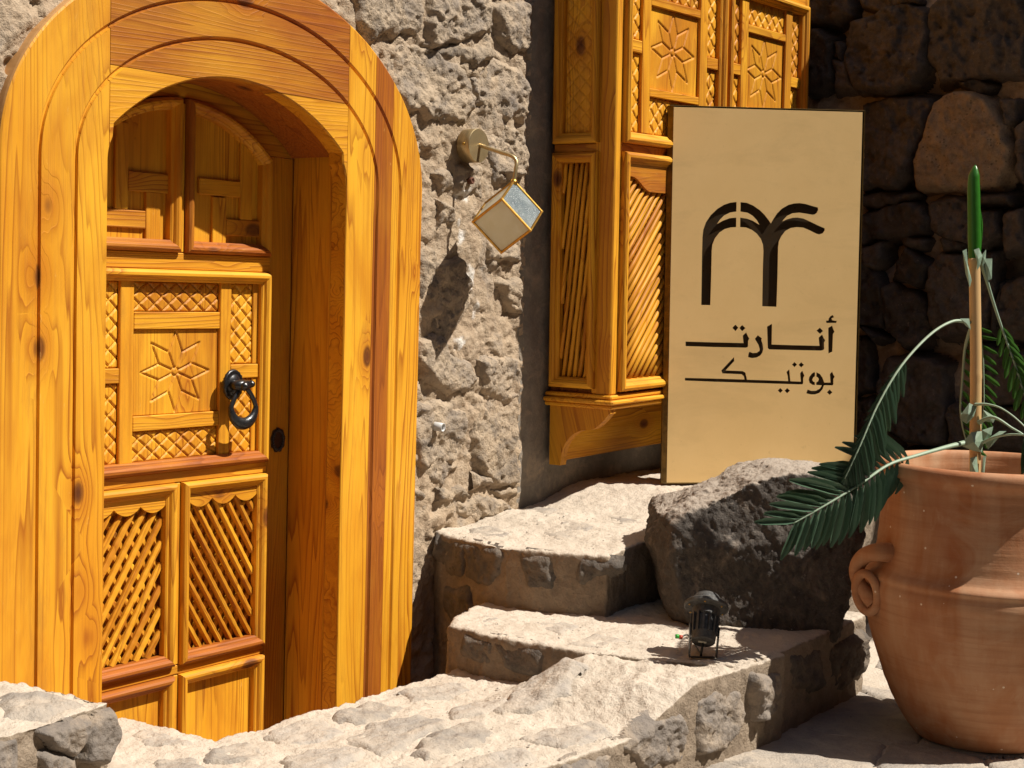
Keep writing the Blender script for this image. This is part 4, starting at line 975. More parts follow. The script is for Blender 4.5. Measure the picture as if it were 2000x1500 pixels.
V, fs = lathe([(0, -0.014), (0.009, -0.011), (0.0135, -0.003), (0.0135, 0.004), (0.009, 0.011), (0, 0.014)], 20); put('ball', V+np.array([0.003, -0.002, 0.046]), fs, M_IRON, knock, RX)
V, fs = lathe([(0, -0.012), (0.008, -0.009), (0.0115, 0), (0.008, 0.009), (0, 0.012)], 20); put('ball', V+np.array([0.036, 0.003, 0.040]), fs, M_IRON, knock, RX)
pts = []; rad = []
for i in range(48):
    a = 2*math.pi*i/48; x = 0.045*math.sin(a); zz = -0.042-0.048*math.cos(a)
    k = (1+math.cos(a))/2      # 0 at the top, 1 at the bottom... widened at the bottom
    zz = -0.052+0.052*(-math.cos(a+math.pi))*-1
    x *= (0.52+0.48*min(1, (1+math.cos(a))/1.1)) if math.cos(a) < 0.1 else 1.0
    pts.append((x+0.012, zz-0.006, 0.036+0.004*math.sin(a))); rad.append(0.0074+0.0105*max(0, math.cos(a))**1.2)
V, fs = tube(pts, rad, 12, True, 0.75)
put('ring', V, fs, M_IRON, knock, RX)
lk = PY(538, 860, 0.215)
cx_, cz_ = lk[0]+0.012, lk[2]
pts = [(cx_+0.0285*math.cos(a)*(1+.05*math.sin(9*a)), cz_+0.036*math.sin(a)*(1+.05*math.sin(9*a))) for a in np.linspace(0, 2*math.pi, 49)[:-1]]
prism('lock_plate', FY(0.2195), door, pts, 0, 0.005, (0, 1), 0, mat=M_IRON)
lp_ = [o for o in door.children if o.name.startswith('lock_plate')][0]
for k in range(22):
    a = 2*math.pi*k/22; V, fs = lathe([(0.0045, 0), (0.004, 0.002), (0.0022, 0.0036), (0, 0.004)], 8)
    if k == 0: allV, allF = [], []
    off = len(allV); allV += [(p[0]+cx_+0.021*math.cos(a), p[1]+cz_+0.029*math.sin(a), p[2]) for p in V]; allF += [[i+off for i in f] for f in fs]
aV = np.array(allV); mesh_np('studs', FY(0.2145)(aV[:, 0], aV[:, 1], aV[:, 2]), allF, M_IRON, lp_, None, True)

# ------------------------------------------------------------------ the bay window
BX0, BX1, BYF = 4.43, 5.905, -0.245
bay = thing('bay_window', 'honey pine lattice bay window with carved star shutters on the stone wall', 'bay window', (BX0, 0.0, -0.38))
FB = FY(BYF); FS = FX(BX0)
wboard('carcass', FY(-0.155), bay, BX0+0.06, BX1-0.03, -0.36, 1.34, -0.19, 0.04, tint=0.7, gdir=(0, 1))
wboard('corner_post', FY(BYF), bay, BX0+0.001, BX0+0.040, -0.355, 1.4, -0.078, 0.0, tint=0.02, bev=0.004)
wboard('corner_post', FY(BYF), bay, BX1-0.032, BX1, -0.355, 1.4, -0.07, 0.0, tint=0.05, bev=0.004)
wboard('centre_post', FB, bay, 5.1745, 5.1935, -0.355, 1.4, -0.05, 0.002, tint=0.3)
wboard('mid_rail', FB, bay, BX0+0.041, 5.1735, 0.4665, 0.494, -0.04, -0.004, tint=0.55); wboard('mid_rail', FB, bay, 5.1945, BX1-0.033, 0.4665, 0.494, -0.04, -0.004, tint=0.4)
for (a, b) in ((BX0+0.042, 5.173), (5.195, BX1-0.034)):
    w_ = b-a
    moulding(FB, bay, rect(a, b, 0.495, 1.135), scale=1.15, tints=[0.4, 0.1, 0.1, 0.0]); moulding(FB, bay, rect(a, b, -0.345, 0.465), scale=1.15, tints=[0.1, 0.1, 0.45, 0.0])
    i0, i1 = a+0.042, b-0.040
    s0, s1, s2, s3 = i0+0.078, i0+0.132, i1-0.138, i1-0.084
    wboard('strip', FB, bay, s0, s1, 0.535, 1.098, -0.014, 0.003, tint=0); wboard('strip', FB, bay, s2, s3, 0.535, 1.098, -0.014, 0.003, tint=0)
    wboard('strip', FB, bay, s1+.001, s2-.001, 0.664, 0.692, -0.014, 0.002, tint=0.05); wboard('strip', FB, bay, s1+.001, s2-.001, 0.973, 1.002, -0.014, 0.002, tint=0.1)
    wboard('strip', FB, bay, i0, s0-.001, 0.803, 0.844, -0.014, 0.002, tint=0); wboard('strip', FB, bay, s3+.001, i1, 0.803, 0.844, -0.014, 0.002, tint=0)
    carved('star_panel', FB, bay, s1+.001, s2-.001, 0.693, 0.972, -0.010, star=(0.134, 1.13), tint=0.12, res=0.0032, half=0.0048, depth=0.006)
    for v0, v1 in ((0.535, 0.663), (1.003, 1.098)): carved('carved_panel', FB, bay, s1+.001, s2-.001, v0, v1, -0.009, cu=0.060, cv=0.056, tint=0.08, res=0.0032, half=0.0052, depth=0.006)
    for u0, u1 in ((i0, s0-.001), (s3+.001, i1)):
        for v0, v1 in ((0.535, 0.802), (0.845, 1.098)): carved('carved_panel', FB, bay, u0, u1, v0, v1, -0.009, cu=0.056, cv=0.058, tint=0.0, res=0.0032, half=0.0052, depth=0.006)
    wboard('panel', FB, bay, i0, i1, 0.534, 1.10, -0.03, -0.0225, gdir=(0, 1))
    # lower light: ogee valance and two layers of round rods
    u0, u1, v0, v1 = a+0.040, b-0.038, -0.308, 0.428
    pts = [(u0, v1+0.006)]; m_ = 40
    for i in range(m_+1):
        t = i/m_; tt = abs(t-0.5)*2; d = 0.043 + 0.048*(0.5-0.5*math.cos(math.pi*min(1, max(0, (0.93-tt)/0.42)))); pts.append((u0+(u1-u0)*t, v1-d))
    pts.append((u1, v1+0.006)); prism('valance', FB, bay, pts, -0.006, 0.006, (1, 0), 0.55)
    lattice(FB, bay, u0, u1, v0, v1, math.radians(45), 0.0385, 0.0178, 0.016, -0.010, name='rod', sides=8, wob=0.0012, tint=None)
    lattice(FB, bay, u0, u1, v0, v1, math.radians(135), 0.0385, 0.0170, 0.015, -0.0265, name='rod', sides=8, wob=0.0012, tint=0.2)
wboard('top_board', FB, bay, BX0+0.041, BX1-0.033, 1.137, 1.40, -0.04, -0.002, gdir=(1, 0))
# left side, in shade
wboard('side_post', FS, bay, -0.2425, -0.186, -0.355, 1.4, -0.05, -0.0005, tint=0.05)
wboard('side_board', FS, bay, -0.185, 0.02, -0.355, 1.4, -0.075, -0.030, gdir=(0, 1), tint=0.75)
moulding(FS, bay, rect(-0.184, -0.002, 0.493, 1.38), scale=1.05, tints=[0.1]*4); moulding(FS, bay, rect(-0.184, -0.002, -0.338, 0.463), scale=1.05, tints=[0.1]*4)
wboard('side_rail', FS, bay, -0.185, 0.0, 0.4645, 0.4915, -0.03, -0.003, tint=0.5)
carved('carved_panel', FS, bay, -0.150, -0.037, 0.528, 1.345, -0.008, cu=0.052, cv=0.052, tint=0.1, res=0.0032, half=0.005, depth=0.005)
lattice(FS, bay, -0.150, -0.037, -0.302, 0.428, math.radians(96.5), 0.0215, 0.014, 0.014, -0.008, name='rod', sides=8, wob=0.002, tint=0.15)
lattice(FS, bay, -0.150, -0.037, -0.302, 0.428, math.radians(80), 0.026, 0.014, 0.014, -0.022, name='rod', sides=8, wob=0.002, tint=0.3)
# cornice along the bottom (stepped), floor and brackets
for k, (o_, za, zb) in enumerate(((0.010, -0.372, -0.356), (0.022, -0.388, -0.3725), (0.012, -0.404, -0.3885))):
    wboard('cornice', FY(BYF), bay, BX0-o_, BX1+0.005, za, zb, -0.262, o_, gdir=(1, 0), bev=0.005, tint=0.05)
wboard('wall_board', FY(-0.002), bay, BX0+0.045, BX1-0.04, -0.60, -0.405, 0.0, 0.028, gdir=(1, 0), tint=0.3)
br = [(0.0, -0.405), (-0.245, -0.405), (-0.247, -0.418)]
for t in np.linspace(0, 1, 10): br.append((-0.243+0.085*t, -0.418-0.062*math.sin(t*math.pi/2)))
for t in np.linspace(0, 1, 12)[1:]: br.append((-0.158+0.110*math.sin(t*math.pi/2), -0.480-0.118*(1-math.cos(t*math.pi/2))))
br += [(-0.046, -0.612), (0.0, -0.612)]
for x_ in (BX0+0.001, BX1-0.045): prism('bracket', SJ(x_+0.036, -1), bay, br, 0, 0.036, (0.3, 1), 0.05)
bay.rotation_euler = (0, math.radians(-1.3), 0)

# ------------------------------------------------------------------ wall lamp
lc = PY(922, 285, -0.005)
lamp = thing('wall_lamp', 'brass wall lamp with a glass cube shade hanging by its corner', 'lamp', tuple(lc))
LM = Matrix.Translation(lc) @ out_y
V, fs = lathe([(0, -0.02), (0.0535, -0.02), (0.0535, 0.026), (0.0525, 0.0275), (0.0, 0.0275)], 48)
put('wall_plate', V, fs, M_BRASS, lamp, LM, False)
for p in lamp.children: 
    p.data.polygons.foreach_set('use_smooth', np.array([abs(f.normal.y) < 0.5 for f in p.data.polygons]))
V, fs = lathe([(0.0, 0.0), (0.0055, 0.0), (0.005, 0.003), (0.0, 0.004)], 12)
put('screw', V, fs, M_GILT, lamp, Matrix.Translation(lc+np.array([-0.054, -0.008, 0.002])) @ Matrix.Rotation(-math.pi/2, 4, 'Y'))
T0 = PY(1003.5, 353.5, -0.163); Bd = PY(1011, 309, -0.168); st = lc+np.array([0.004, -0.026, 0.002])
V, fs = tube(smooth_path([st, st+(Bd-st)*0.5, st+(Bd-st)*0.86, Bd+np.array([0.0, 0.004, -0.012]), Bd+(T0-Bd)*0.5, T0+np.array([0, 0, -0.004])], 40), 0.0062, 12)
put('arm', V, fs, M_BRASS, lamp)
DZ = (T0-CAM)@F_; k_ = DZ/FPX
def cv(dx, dy, dz): return (R_*dx - U_*dy + F_*dz)*k_
e1, e2, e3 = cv(21, -42, 67), cv(-56, 37, 47), cv(57, 59.5, 19)
E = np.array([e1/np.linalg.norm(e1), e2/np.linalg.norm(e2), e3/np.linalg.norm(e3)])
for _ in range(30):  # nearest true cube axes
    u_, s_, vt_ = np.linalg.svd(E); E = u_@vt_
Lc = 82*k_
C0 = T0 - E[0]*Lc          # near corner
for a, b, c, mat_ in ((1, 2, 0, M_FROST), (0, 2, 1, M_SEEDED), (0, 1, 2, M_FROST)):
    for far in (0, 1):
        o_ = C0 + E[c]*(Lc-0.003 if far else 0.003); m_ = 0.003
        q = [o_+E[a]*(m_ if i in (0, 3) else Lc-m_)+E[b]*(m_ if i < 2 else Lc-m_) for i in range(4)]
        nrm = E[c]*0.003*(1 if far else -1)
        V = q+[p+nrm*0.8 for p in q]
        put('glass_pane', V, [[0, 1, 2, 3], [4, 5, 6, 7], [0, 1, 5, 4], [1, 2, 6, 5], [2, 3, 7, 6], [3, 0, 4, 7]], mat_, lamp, smooth=False)
for a in range(3):
    b, c = [(1, 2), (0, 2), (0, 1)][a]
    for sb in (0, 1):
        for sc_ in (0, 1):
            p0 = C0+E[b]*Lc*sb+E[c]*Lc*sc_
            V, fs = tube([p0-E[a]*0.002, p0+E[a]*(Lc+0.002)], 0.0043, 6); put('edge_bar', V, fs, M_GILT, lamp, smooth=False)
cone = [T0+np.array([0, 0, 0.006]), T0+np.array([0, 0, -0.004]), T0+np.array([0, 0, -0.012])]
V, fs = tube(cone, [0.008, 0.012, 0.010], 12); put('cap', V, fs, M_GILT, lamp)
# small odds and ends in the wall
pc = PY(855, 832, 0.0)
V, fs = tube([pc+np.array([0, 0.03, 0.0]), pc+np.array([0.006, -0.018, -0.004])], 0.014, 16)
cp = put('conduit_pipe', V, fs[:-2], simple('grey_plastic', (0.55, 0.54, 0.52), 0.5), None); md = cp.modifiers.new('s', 'SOLIDIFY'); md.thickness = 0.0025
cp['label'] = 'short grey conduit pipe end sticking out of the stone wall'; cp['category'] = 'pipe'
pc = PY(921, 353, 0.0)
V, fs = lathe([(0.0, -0.03), (0.011, -0.03), (0.011, 0.004), (0.008, 0.007), (0.006, 0.003), (0, 0.003)], 16)
bo = put('rusty_plug', V, fs, simple('rust', (0.16, 0.055, 0.025), 0.8, 0, 60, 0.5, 0.5), None, Matrix.Translation(pc) @ out_y)
bo['label'] = 'rusty round plug in the stone wall below the lamp plate'; bo['category'] = 'plug'

# ------------------------------------------------------------------ the brass sign
SPSI = math.radians(-47)
sL = PY(1293, 945, -0.272)
su_ = np.array([math.cos(SPSI), math.sin(SPSI), 0.0]); sn = np.array([math.sin(SPSI), -math.cos(SPSI), 0.0])   # sn: towards the viewer
if sn@(CAM-sL) < 0: sn = -sn
rol = math.radians(0.85)
sU = su_*math.cos(rol)+np.array([0, 0, 1])*math.sin(rol); sV = -su_*math.sin(rol)+np.array([0, 0, 1])*math.cos(rol)
def sgn_uv(px, py):
    d = ray(px, py); t = ((sL-CAM)@sn)/(d@sn); p = CAM+t*d-sL; return (float(p@sU), float(p@sV))
FSG = lambda u, v, h: sL + np.outer(u, sU) + np.outer(v, sV) + np.outer(h, sn)
W_, H_ = sgn_uv(1690, 206)[0], sgn_uv(1307, 205)[1]
sign = thing('sign', 'tall brass sign box with cut out palm logo and Arabic lettering behind the boulder', 'sign', tuple(sL+sU*W_/2))
def s1(L): return [sgn_uv(1330+x/7.894, 600+y/7.894) for x, y in L]
def s2(L): return [sgn_uv(1480+x/7.894, 600+y/7.894) for x, y in L]
def s3(L): return [sgn_uv(1350+x/6.25, 380+y/6.25) for x, y in L]
def dia(c, r, f): x, y = c; k = 0.46; return f([(x, y-r), (x+r*k, y-r*k*1.1), (x+r, y), (x+r*k, y+r*k*1.1), (x, y+r), (x-r*k, y+r*k*1.1), (x-r, y), (x-r*k, y-r*k*1.1)])
holes = [
 s3([(123, 1348), (128, 1000), (133, 700), (138, 520), (148, 430), (180, 340), (240, 250), (320, 175), (400, 125), (480, 98), (555, 90), (553, 207), (480, 218), (400, 258), (345, 315), (318, 358), (390, 318), (470, 288), (551, 281), (550, 397), (480, 402), (410, 422), (345, 465), (290, 535), (260, 610), (252, 680), (245, 1000), (234, 1350)]),
 s3([(603, 92), (680, 100), (760, 135), (840, 190), (900, 250), (950, 315), (973, 352), (1000, 305), (1050, 230), (1110, 170), (1190, 125), (1260, 108), (1330, 104), (1400, 115), (1480, 140), (1548, 158), (1551, 185), (1535, 222), (1510, 242), (1480, 246), (1400, 232), (1320, 220), (1240, 228), (1170, 262), (1130, 305), (1113, 328), (1170, 302), (1240, 283), (1300, 280), (1370, 292), (1450, 328), (1550, 377), (1632, 412), (1630, 440), (1605, 474), (1565, 487), (1530, 478), (1450, 438), (1370, 404), (1290, 397), (1220, 408), (1150, 445), (1100, 510), (1072, 570), (1062, 640), (1055, 1000), (1042, 1370), (867, 1363), (875, 900), (882, 690), (876, 610), (850, 540), (800, 475), (740, 430), (670, 402), (598, 397), (599, 281), (680, 293), (750, 318), (832, 368), (805, 315), (750, 258), (690, 222), (602, 207)]),
 # first line
 s1([(72, 530), (500, 542), (965, 553), (953, 440), (1008, 387), (1035, 450), (1056, 482), (1038, 515), (1036, 590), (1030, 615), (1005, 625), (500, 615), (72, 600)]),
 s1([(793, 318), (842, 268), (886, 316), (842, 370)]), s1([(902, 320), (945, 274), (996, 322), (946, 372)]),
 s1([(1140, 488), (1187, 430), (1220, 458), (1250, 478), (1240, 505), (1262, 570), (1271, 640), (1258, 700), (1220, 750), (1170, 778), (1100, 786), (1036, 770), (1042, 720), (1058, 687), (1110, 708), (1170, 702), (1210, 676), (1216, 650), (1195, 580)]),
 s2([(145, 300), (221, 255), (216, 575), (500, 585), (952, 596), (940, 470), (995, 420), (1018, 475), (1042, 510), (1024, 545), (1026, 640), (1012, 662), (980, 670), (500, 660), (180, 652), (155, 630)]),
 s2([(907, 362), (960, 315), (1009, 366), (962, 412)]),
 s2([(1088, 320), (1150, 283), (1165, 335), (1186, 378), (1162, 412), (1152, 685), (1090, 718)]),
 s2([(1052, 207), (1090, 207), (1095, 175), (1120, 140), (1158, 120), (1178, 155), (1140, 172), (1150, 200), (1180, 208), (1222, 212), (1212, 242), (1060, 244)]),
 # second line
 s1([(62, 1090), (500, 1100), (980, 1115), (970, 1065), (935, 1034), (640, 1022), (624, 975), (820, 768), (823, 830), (690, 975), (955, 986), (995, 1010), (1012, 1080), (1020, 1118), (1342, 1128), (1342+1050-1184+(470), 1140), (1342+440-1184+430+60, 1060)][:15] + [(1184+470, 1140)] + [(1184+462, 1060), (1184+444, 1000), (1184+488, 957), (1184+497, 1060), (1184+505, 1142), (1184+665, 1148), (1184+655, 1020), (1184+687, 978), (1184+705, 1020), (1184+722, 1055), (1184+704, 1090), (1184+702, 1170), (1184+690, 1190), (1184+660, 1192), (1342, 1176), (500, 1150), (62, 1132)]),
 dia((568, 885), 40, s2), dia((672, 889), 42, s2), dia((349, 1285), 40, s2), dia((456, 1287), 42, s2), dia((1110, 1312), 43, s2),
 s2([(885, 1003), (883, 1065), (855, 1085), (843, 1115), (855, 1145), (883, 1158), (882, 1202), (840, 1195), (800, 1165), (787, 1120), (797, 1075), (835, 1025), (860, 1007)]),
 s2([(906, 1003), (960, 1030), (1000, 1085), (1028, 1162), (1122, 1162), (1113, 1030), (1148, 993), (1168, 1040), (1190, 1072), (1168, 1105), (1168, 1190), (1150, 1207), (1022, 1205), (1000, 1265), (950, 1325), (890, 1346), (830, 1346), (750, 1328), (768, 1270), (830, 1290), (900, 1288), (960, 1255), (988, 1205), (902, 1200), (903, 1160), (930, 1145), (943, 1110), (930, 1085), (904, 1070)]),
]
def plate(frame, parent):
    cu = bpy.data.curves.new('c', 'CURVE'); cu.dimensions = '2D'; cu.fill_mode = 'BOTH'; cu.extrude = 0.0015
    r = 0.012; m_ = 0.0045; lm = 0.0168
    outer = [(lm, m_), (W_-m_*2, m_), (W_-m_*2, H_-m_*1.4), (lm, H_-m_*1.4)]
    for L in [outer]+holes:
        sp = cu.splines.new('POLY'); sp.points.add(len(L)-1)
        for i, p in enumerate(L): sp.points[i].co = (p[0], p[1], 0, 1)
        sp.use_cyclic_u = True
    ob = bpy.data.objects.new('c', cu); COL.objects.link(ob)
    me = bpy.data.meshes.new_from_object(ob.evaluated_get(bpy.context.evaluated_depsgraph_get()))
    V = np.array([v.co[:] for v in me.vertices]); fs = [list(p.vertices) for p in me.polygons]
    bpy.data.objects.remove(ob); bpy.data.meshes.remove(me)
    return mesh_np('face_plate', frame(V[:, 0], V[:, 1], V[:, 2]-0.002), fs, M_SIGN, parent)
pl = plate(FSG, sign)
wboard('box', FSG, sign, 0.0, W_, 0.0, H_, -0.032, -0.0125, mat=M_SIGN_EDGE, bev=0.001)
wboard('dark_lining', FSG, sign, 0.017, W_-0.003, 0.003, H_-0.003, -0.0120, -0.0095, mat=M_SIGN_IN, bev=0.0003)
prism('edge_strip', lambda u, v, h: FSG(u, h, v), sign, [(-0.001, -0.0122), (-0.001, -0.022), (0.0165, -0.0122), (0.0165, -0.0004)], 0.0, H_, (0, 0.0001), 0, mat=M_SIGN_EDGE)
for u0, u1, v0, v1 in ((W_-0.0025, W_+0.0005, 0.0, H_), (0.0044, W_-0.0028, H_-0.0022, H_), (0.0044, W_-0.0028, 0.0, 0.0040)):
    wboard('edge_strip', FSG, sign, u0, u1, v0, v1, -0.0122, -0.0002, mat=M_SIGN_EDGE, bev=0.0005)

# ------------------------------------------------------------------ boulder
bm = bmesh.new()
D0 = PZ(1470, 1225, ZM); dz0 = (D0-CAM)@F_
cb = CAM + ray(1465, 1070)*(dz0+0.17)
fh = np.array([math.cos(TH), math.sin(TH), 0.0])
sil = [(1272, 1060), (1280, 1000), (1300, 992), (1345, 972), (1385, 952), (1440, 930), (1500, 914), (1560, 913), (1625, 920), (1658, 950), (1668, 1030), (1660, 1100), (1645, 1190), (1630, 1240), (1560, 1262), (1450, 1255), (1340, 1215), (1300, 1190), (1285, 1120)]
for off, sc_ in ((-0.19, 0.86), (-0.12, 0.965), (0.02, 1.0), (0.16, 0.96), (0.25, 0.80)):
    for (x, y_) in sil:
        q = np.array([(x-1465)*sc_, (y_-1075)*(0.97 if (off < -0.05 and y_ < 1000) else sc_)])
        dzp = dz0+0.17
        shift = -0.01 if off < -0.05 and y_ < 1000 else 0.0     # top front edge leans back
        p = cb + (R_*q[0] - U_*(q[1]))*dzp/FPX + fh*(off-shift*0.7)
        if y_ > 1200: p[2] = min(p[2], ZM-0.03)
        bm.verts.new(p)
r = bmesh.ops.convex_hull(bm, input=bm.verts[:])
bmesh.ops.delete(bm, geom=[v for v in bm.verts if not v.link_faces], context='VERTS')
bmesh.ops.recalc_face_normals(bm, faces=bm.faces)
me = bpy.data.meshes.new('tmp'); bm.to_mesh(me); bm.free()
bou = remesh_rough('boulder', me, 0.0065, M_BASALT, (0.010, 0.0045, 0.0036), 71.0, None, None, None, lambda V, N: 0.016*(1-np.abs(fbm(V, 4.0, 1, 0.5, 90))*2) - 0.008*np.clip(fbm(V, 9, 2, 0.5, 33)-0.15, 0, 1) + 0.002*fbm(V, 60, 2, 0.6, 5))
bou['label'] = 'large dark basalt boulder in front of the brass sign'; bou['category'] = 'boulder'

# ------------------------------------------------------------------ garden spotlight
sb = PZ(1372, 1282, ZM+0.004)
spot = thing('spotlight', 'small black garden spotlight on a bracket in front of the boulder', 'spotlight', tuple(sb))
away = np.array([0.78, 0.62, 0.0]); rgt = np.array([0.62, -0.78, 0.0]); upv = np.array([0, 0, 1.0])
ax = upv*math.cos(math.radians(36)) + away*math.sin(math.radians(36)) + rgt*0.16; ax /= np.linalg.norm(ax)
sx_ = np.cross(ax, away); sx_ = np.cross(away, ax) if sx_@rgt < 0 else sx_; sx_ = rgt-ax*(rgt@ax); sx_ /= np.linalg.norm(sx_); sy_ = np.cross(ax, sx_)
o_ = CAM + ray(1373, 1255)*(((sb-CAM)@F_)/1.0) ; o_ = o_ + away*0.0
SM = Matrix(((sx_[0], sy_[0], ax[0], o_[0]), (sx_[1], sy_[1], ax[1], o_[1]), (sx_[2], sy_[2], ax[2], o_[2]), (0, 0, 0, 1))) @ Matrix.Diagonal((1.20, 1.20, 1.02, 1.0))
M_BLK = simple('black_weathered_plastic', (0.085, 0.082, 0.076), 0.62, 0.0, 70, 0.7, 0.4, 0.5)
V, fs = lathe([(0, 0.0), (0.024, 0.0), (0.0265, 0.003), (0.028, 0.026), (0.0255, 0.027), (0.0255, 0.072), (0.031, 0.074), (0.031, 0.096), (0.0, 0.096)], 40); put('housing', V, fs, M_BLK, spot, SM, False)
for i in range(14):
    a = 2*math.pi*i/14; c, s = math.cos(a), math.sin(a)
    q = []
    for r0, z0 in ((0.0245, 0.024), (0.0305, 0.024), (0.0325, 0.076), (0.0245, 0.076)):
        for w__ in (-0.0022, 0.0022): q.append((r0*c-w__*s, r0*s+w__*c, z0))
    put('fin', q, [[0, 2, 4, 6], [1, 3, 5, 7], [0, 1, 3, 2], [2, 3, 5, 4], [4, 5, 7, 6], [6, 7, 1, 0]], M_BLK, spot, SM, False)
V, fs = lathe([(0.031, 0.094), (0.047, 0.096), (0.0495, 0.099), (0.0495, 0.106), (0.046, 0.110), (0.033, 0.112), (0.0, 0.112)], 48); rimo = put('rim', V, fs, M_BLK, spot, SM, False)
for i in range(6):
    a = 2*math.pi*(i+.3)/6; V, fs = lathe([(0, -0.001), (0.0022, -0.001), (0.0022, 0.001), (0, 0.0015)], 8)
    V[:, 2] *= -1; put('screw', V+np.array([0.041*math.cos(a), 0.041*math.sin(a), 0.0945]), fs, M_GILT, rimo, SM)
V, fs = lathe([(0.033, 0.111), (0.033, 0.116), (0.031, 0.124), (0.027, 0.133), (0.018, 0.139), (0.0, 0.140)], 32); put('hood', V, fs, M_BLK, spot, SM, False)
V, fs = np.array([(-0.009, -0.004, -0.0006), (0.009, -0.004, -0.0006), (0.009, 0.004, -0.0006), (-0.009, 0.004, -0.0006), (-0.009, -0.004, 0.0006), (0.009, -0.004, 0.0006), (0.009, 0.004, 0.0006), (-0.009, 0.004, 0.0006)]), [[0, 1, 2, 3], [4, 5, 6, 7], [0, 1, 5, 4], [1, 2, 6, 5], [2, 3, 7, 6], [3, 0, 4, 7]]
put('sticker', V+np.array([-0.002, -0.003, -0.0005]), fs, simple('paper', (0.5, 0.47, 0.38), 0.7), spot, SM, False)
M_STEEL = simple('dull_steel', (0.05, 0.048, 0.045), 0.4, 0.7, 60, 0.4, 0.2)
for sd in (-1, 1):
    p0 = o_ + sx_*0.039*sd + ax*0.050; p1 = np.array([sb[0], sb[1], ZM+0.003]) + rgt*0.036*sd + away*(-0.004)
    q = []
    for p in (p0, p1):
        for a_ in (-0.009, 0.009):
            for b_ in (-0.0013, 0.0013): q.append(p+away*a_+rgt*b_)
    put('bracket', q, [[0, 1, 3, 2], [4, 5, 7, 6], [0, 1, 5, 4], [2, 3, 7, 6], [0, 2, 6, 4], [1, 3, 7, 5]], M_STEEL, spot, None, False)
q = [np.array([sb[0], sb[1], ZM+0.001]) + rgt*a_*0.032 + away*b_*0.008 + upv*c_*0.002 for a_ in (-1, 1) for b_ in (-1, 1) for c_ in (0, 1)]
put('base_plate', q, [[0, 1, 3, 2], [4, 5, 7, 6], [0, 1, 5, 4], [2, 3, 7, 6], [0, 2, 6, 4], [1, 3, 7, 5]], M_STEEL, spot, None, False)
stem = np.array([sb[0], sb[1], ZM+0.001])
V, fs = tube([o_+ax*0.004, stem+rgt*-0.004+upv*0.004], 0.0035, 8); put('stem', V, fs, M_STEEL, spot)
cb_ = PZ(1326, 1243, ZM+0.006)
V, fs = tube([cb_-rgt*0.010, cb_+rgt*0.0], 0.006, 10); conn = put('cable_connector', V, fs, simple('green_plastic', (0.03, 0.35, 0.04), 0.4), None)
conn['label'] = 'tiny green and red cable connector on the stone step left of the spotlight'; conn['category'] = 'connector'
V, fs = tube([cb_+rgt*0.0005-upv*0.001, cb_+rgt*0.010-upv*0.002], 0.0055, 10); put('sleeve', V, fs, simple('red_plastic', (0.45, 0.05, 0.02), 0.4), conn)
V, fs = tube(smooth_path([cb_+rgt*0.010, cb_+rgt*0.03+away*0.01, stem+away*0.03+upv*0.006, o_+ax*0.006], 16), 0.0022, 6); put('cable', V, fs, M_BLK, spot)

# ------------------------------------------------------------------ terracotta pot
PC = np.array([4.187, -1.636, ZG+0.004]); pr_ = np.array([0.316, -0.949, 0.0]); pt_ = np.array([-0.949, -0.316, 0.0])
pot = thing('plant_pot', 'large terracotta jar with ring handle standing on the paving', 'pot', tuple(PC))
K = 1/732.0
prof = [(0.0, 0.012), (0.155, 0.010), (0.172, 0.0), (0.184, 0.006), (0.212, 0.045), (0.246, 0.105), (0.275, 0.175), (0.299, 0.245), (0.317, 0.315), (0.328, 0.375), (0.332, 0.405), (0.328, 0.425), (0.3315, 0.436), (0.327, 0.446), (0.312, 0.462), (0.303, 0.49), (0.297, 0.53), (0.293, 0.58), (0.291, 0.63), (0.291, 0.668), (0.2935, 0.690), (0.301, 0.702), (0.309, 0.711), (0.312, 0.722), (0.310, 0.734), (0.302, 0.742), (0.292, 0.744), (0.284, 0.738), (0.279, 0.724), (0.2745, 0.69), (0.272, 0.64), (0.272, 0.57), (0.0, 0.565)]
pp = smooth_path(np.array(prof)*1.017, 150); pp[:, 0] = np.maximum(pp[:, 0], 0.0)
V, fs = lathe([(a, b) for a, b in pp], 144)
sc_ = 1 + 0.0045*fbm(V, 5, 2, 0.5, 4) + 0.0040*vnoise(V[:, 2]*55, V[:, 2]*0+3, np.arctan2(V[:, 1], V[:, 0])*0.5)
V[:, 0] *= sc_; V[:, 1] *= sc_
mesh_np('jar_body', V+PC, fs, M_TERRA, pot, None, True, origin=PC); fix_normals(bpy.data.objects[[c.name for c in pot.children][0]])
V, fs = lathe([(0.0, 0.582), (0.15, 0.585), (0.274, 0.582)], 48)
mesh_np('soil', V+PC, fs, M_SAND, pot, {'tint': np.float32(0.4)}, True)
def pf(dx, z_, t): return PC + pr_*dx + np.array([0, 0, z_]) + pt_*t
lug = smooth_path([pf(-0.225, 0.505, 0.135), pf(-0.285, 0.512, 0.170), pf(-0.325, 0.495, 0.150), pf(-0.345, 0.460, 0.140), pf(-0.340, 0.425, 0.140), pf(-0.318, 0.395, 0.150), pf(-0.295, 0.372, 0.155)], 28)
V, fs = tube(lug, np.interp(np.linspace(0, 1, 28), [0, .25, .7, 1], [0.030, 0.023, 0.019, 0.024]), 16); lg = put('handle', V, fs, M_TERRA, pot)
rc = pf(-0.314, 0.398, 0.165)
ring = [rc + pr_*(0.030*math.cos(a) - 0.006*math.sin(a)) + np.array([0, 0, 0.053*math.sin(a)]) + pt_*(0.014*math.cos(a)+0.006*math.sin(a)) for a in np.linspace(0, 2*math.pi, 41)[:-1]]
V, fs = tube(ring, 0.0125, 14, True); put('ring', V, fs, M_TERRA, lg)

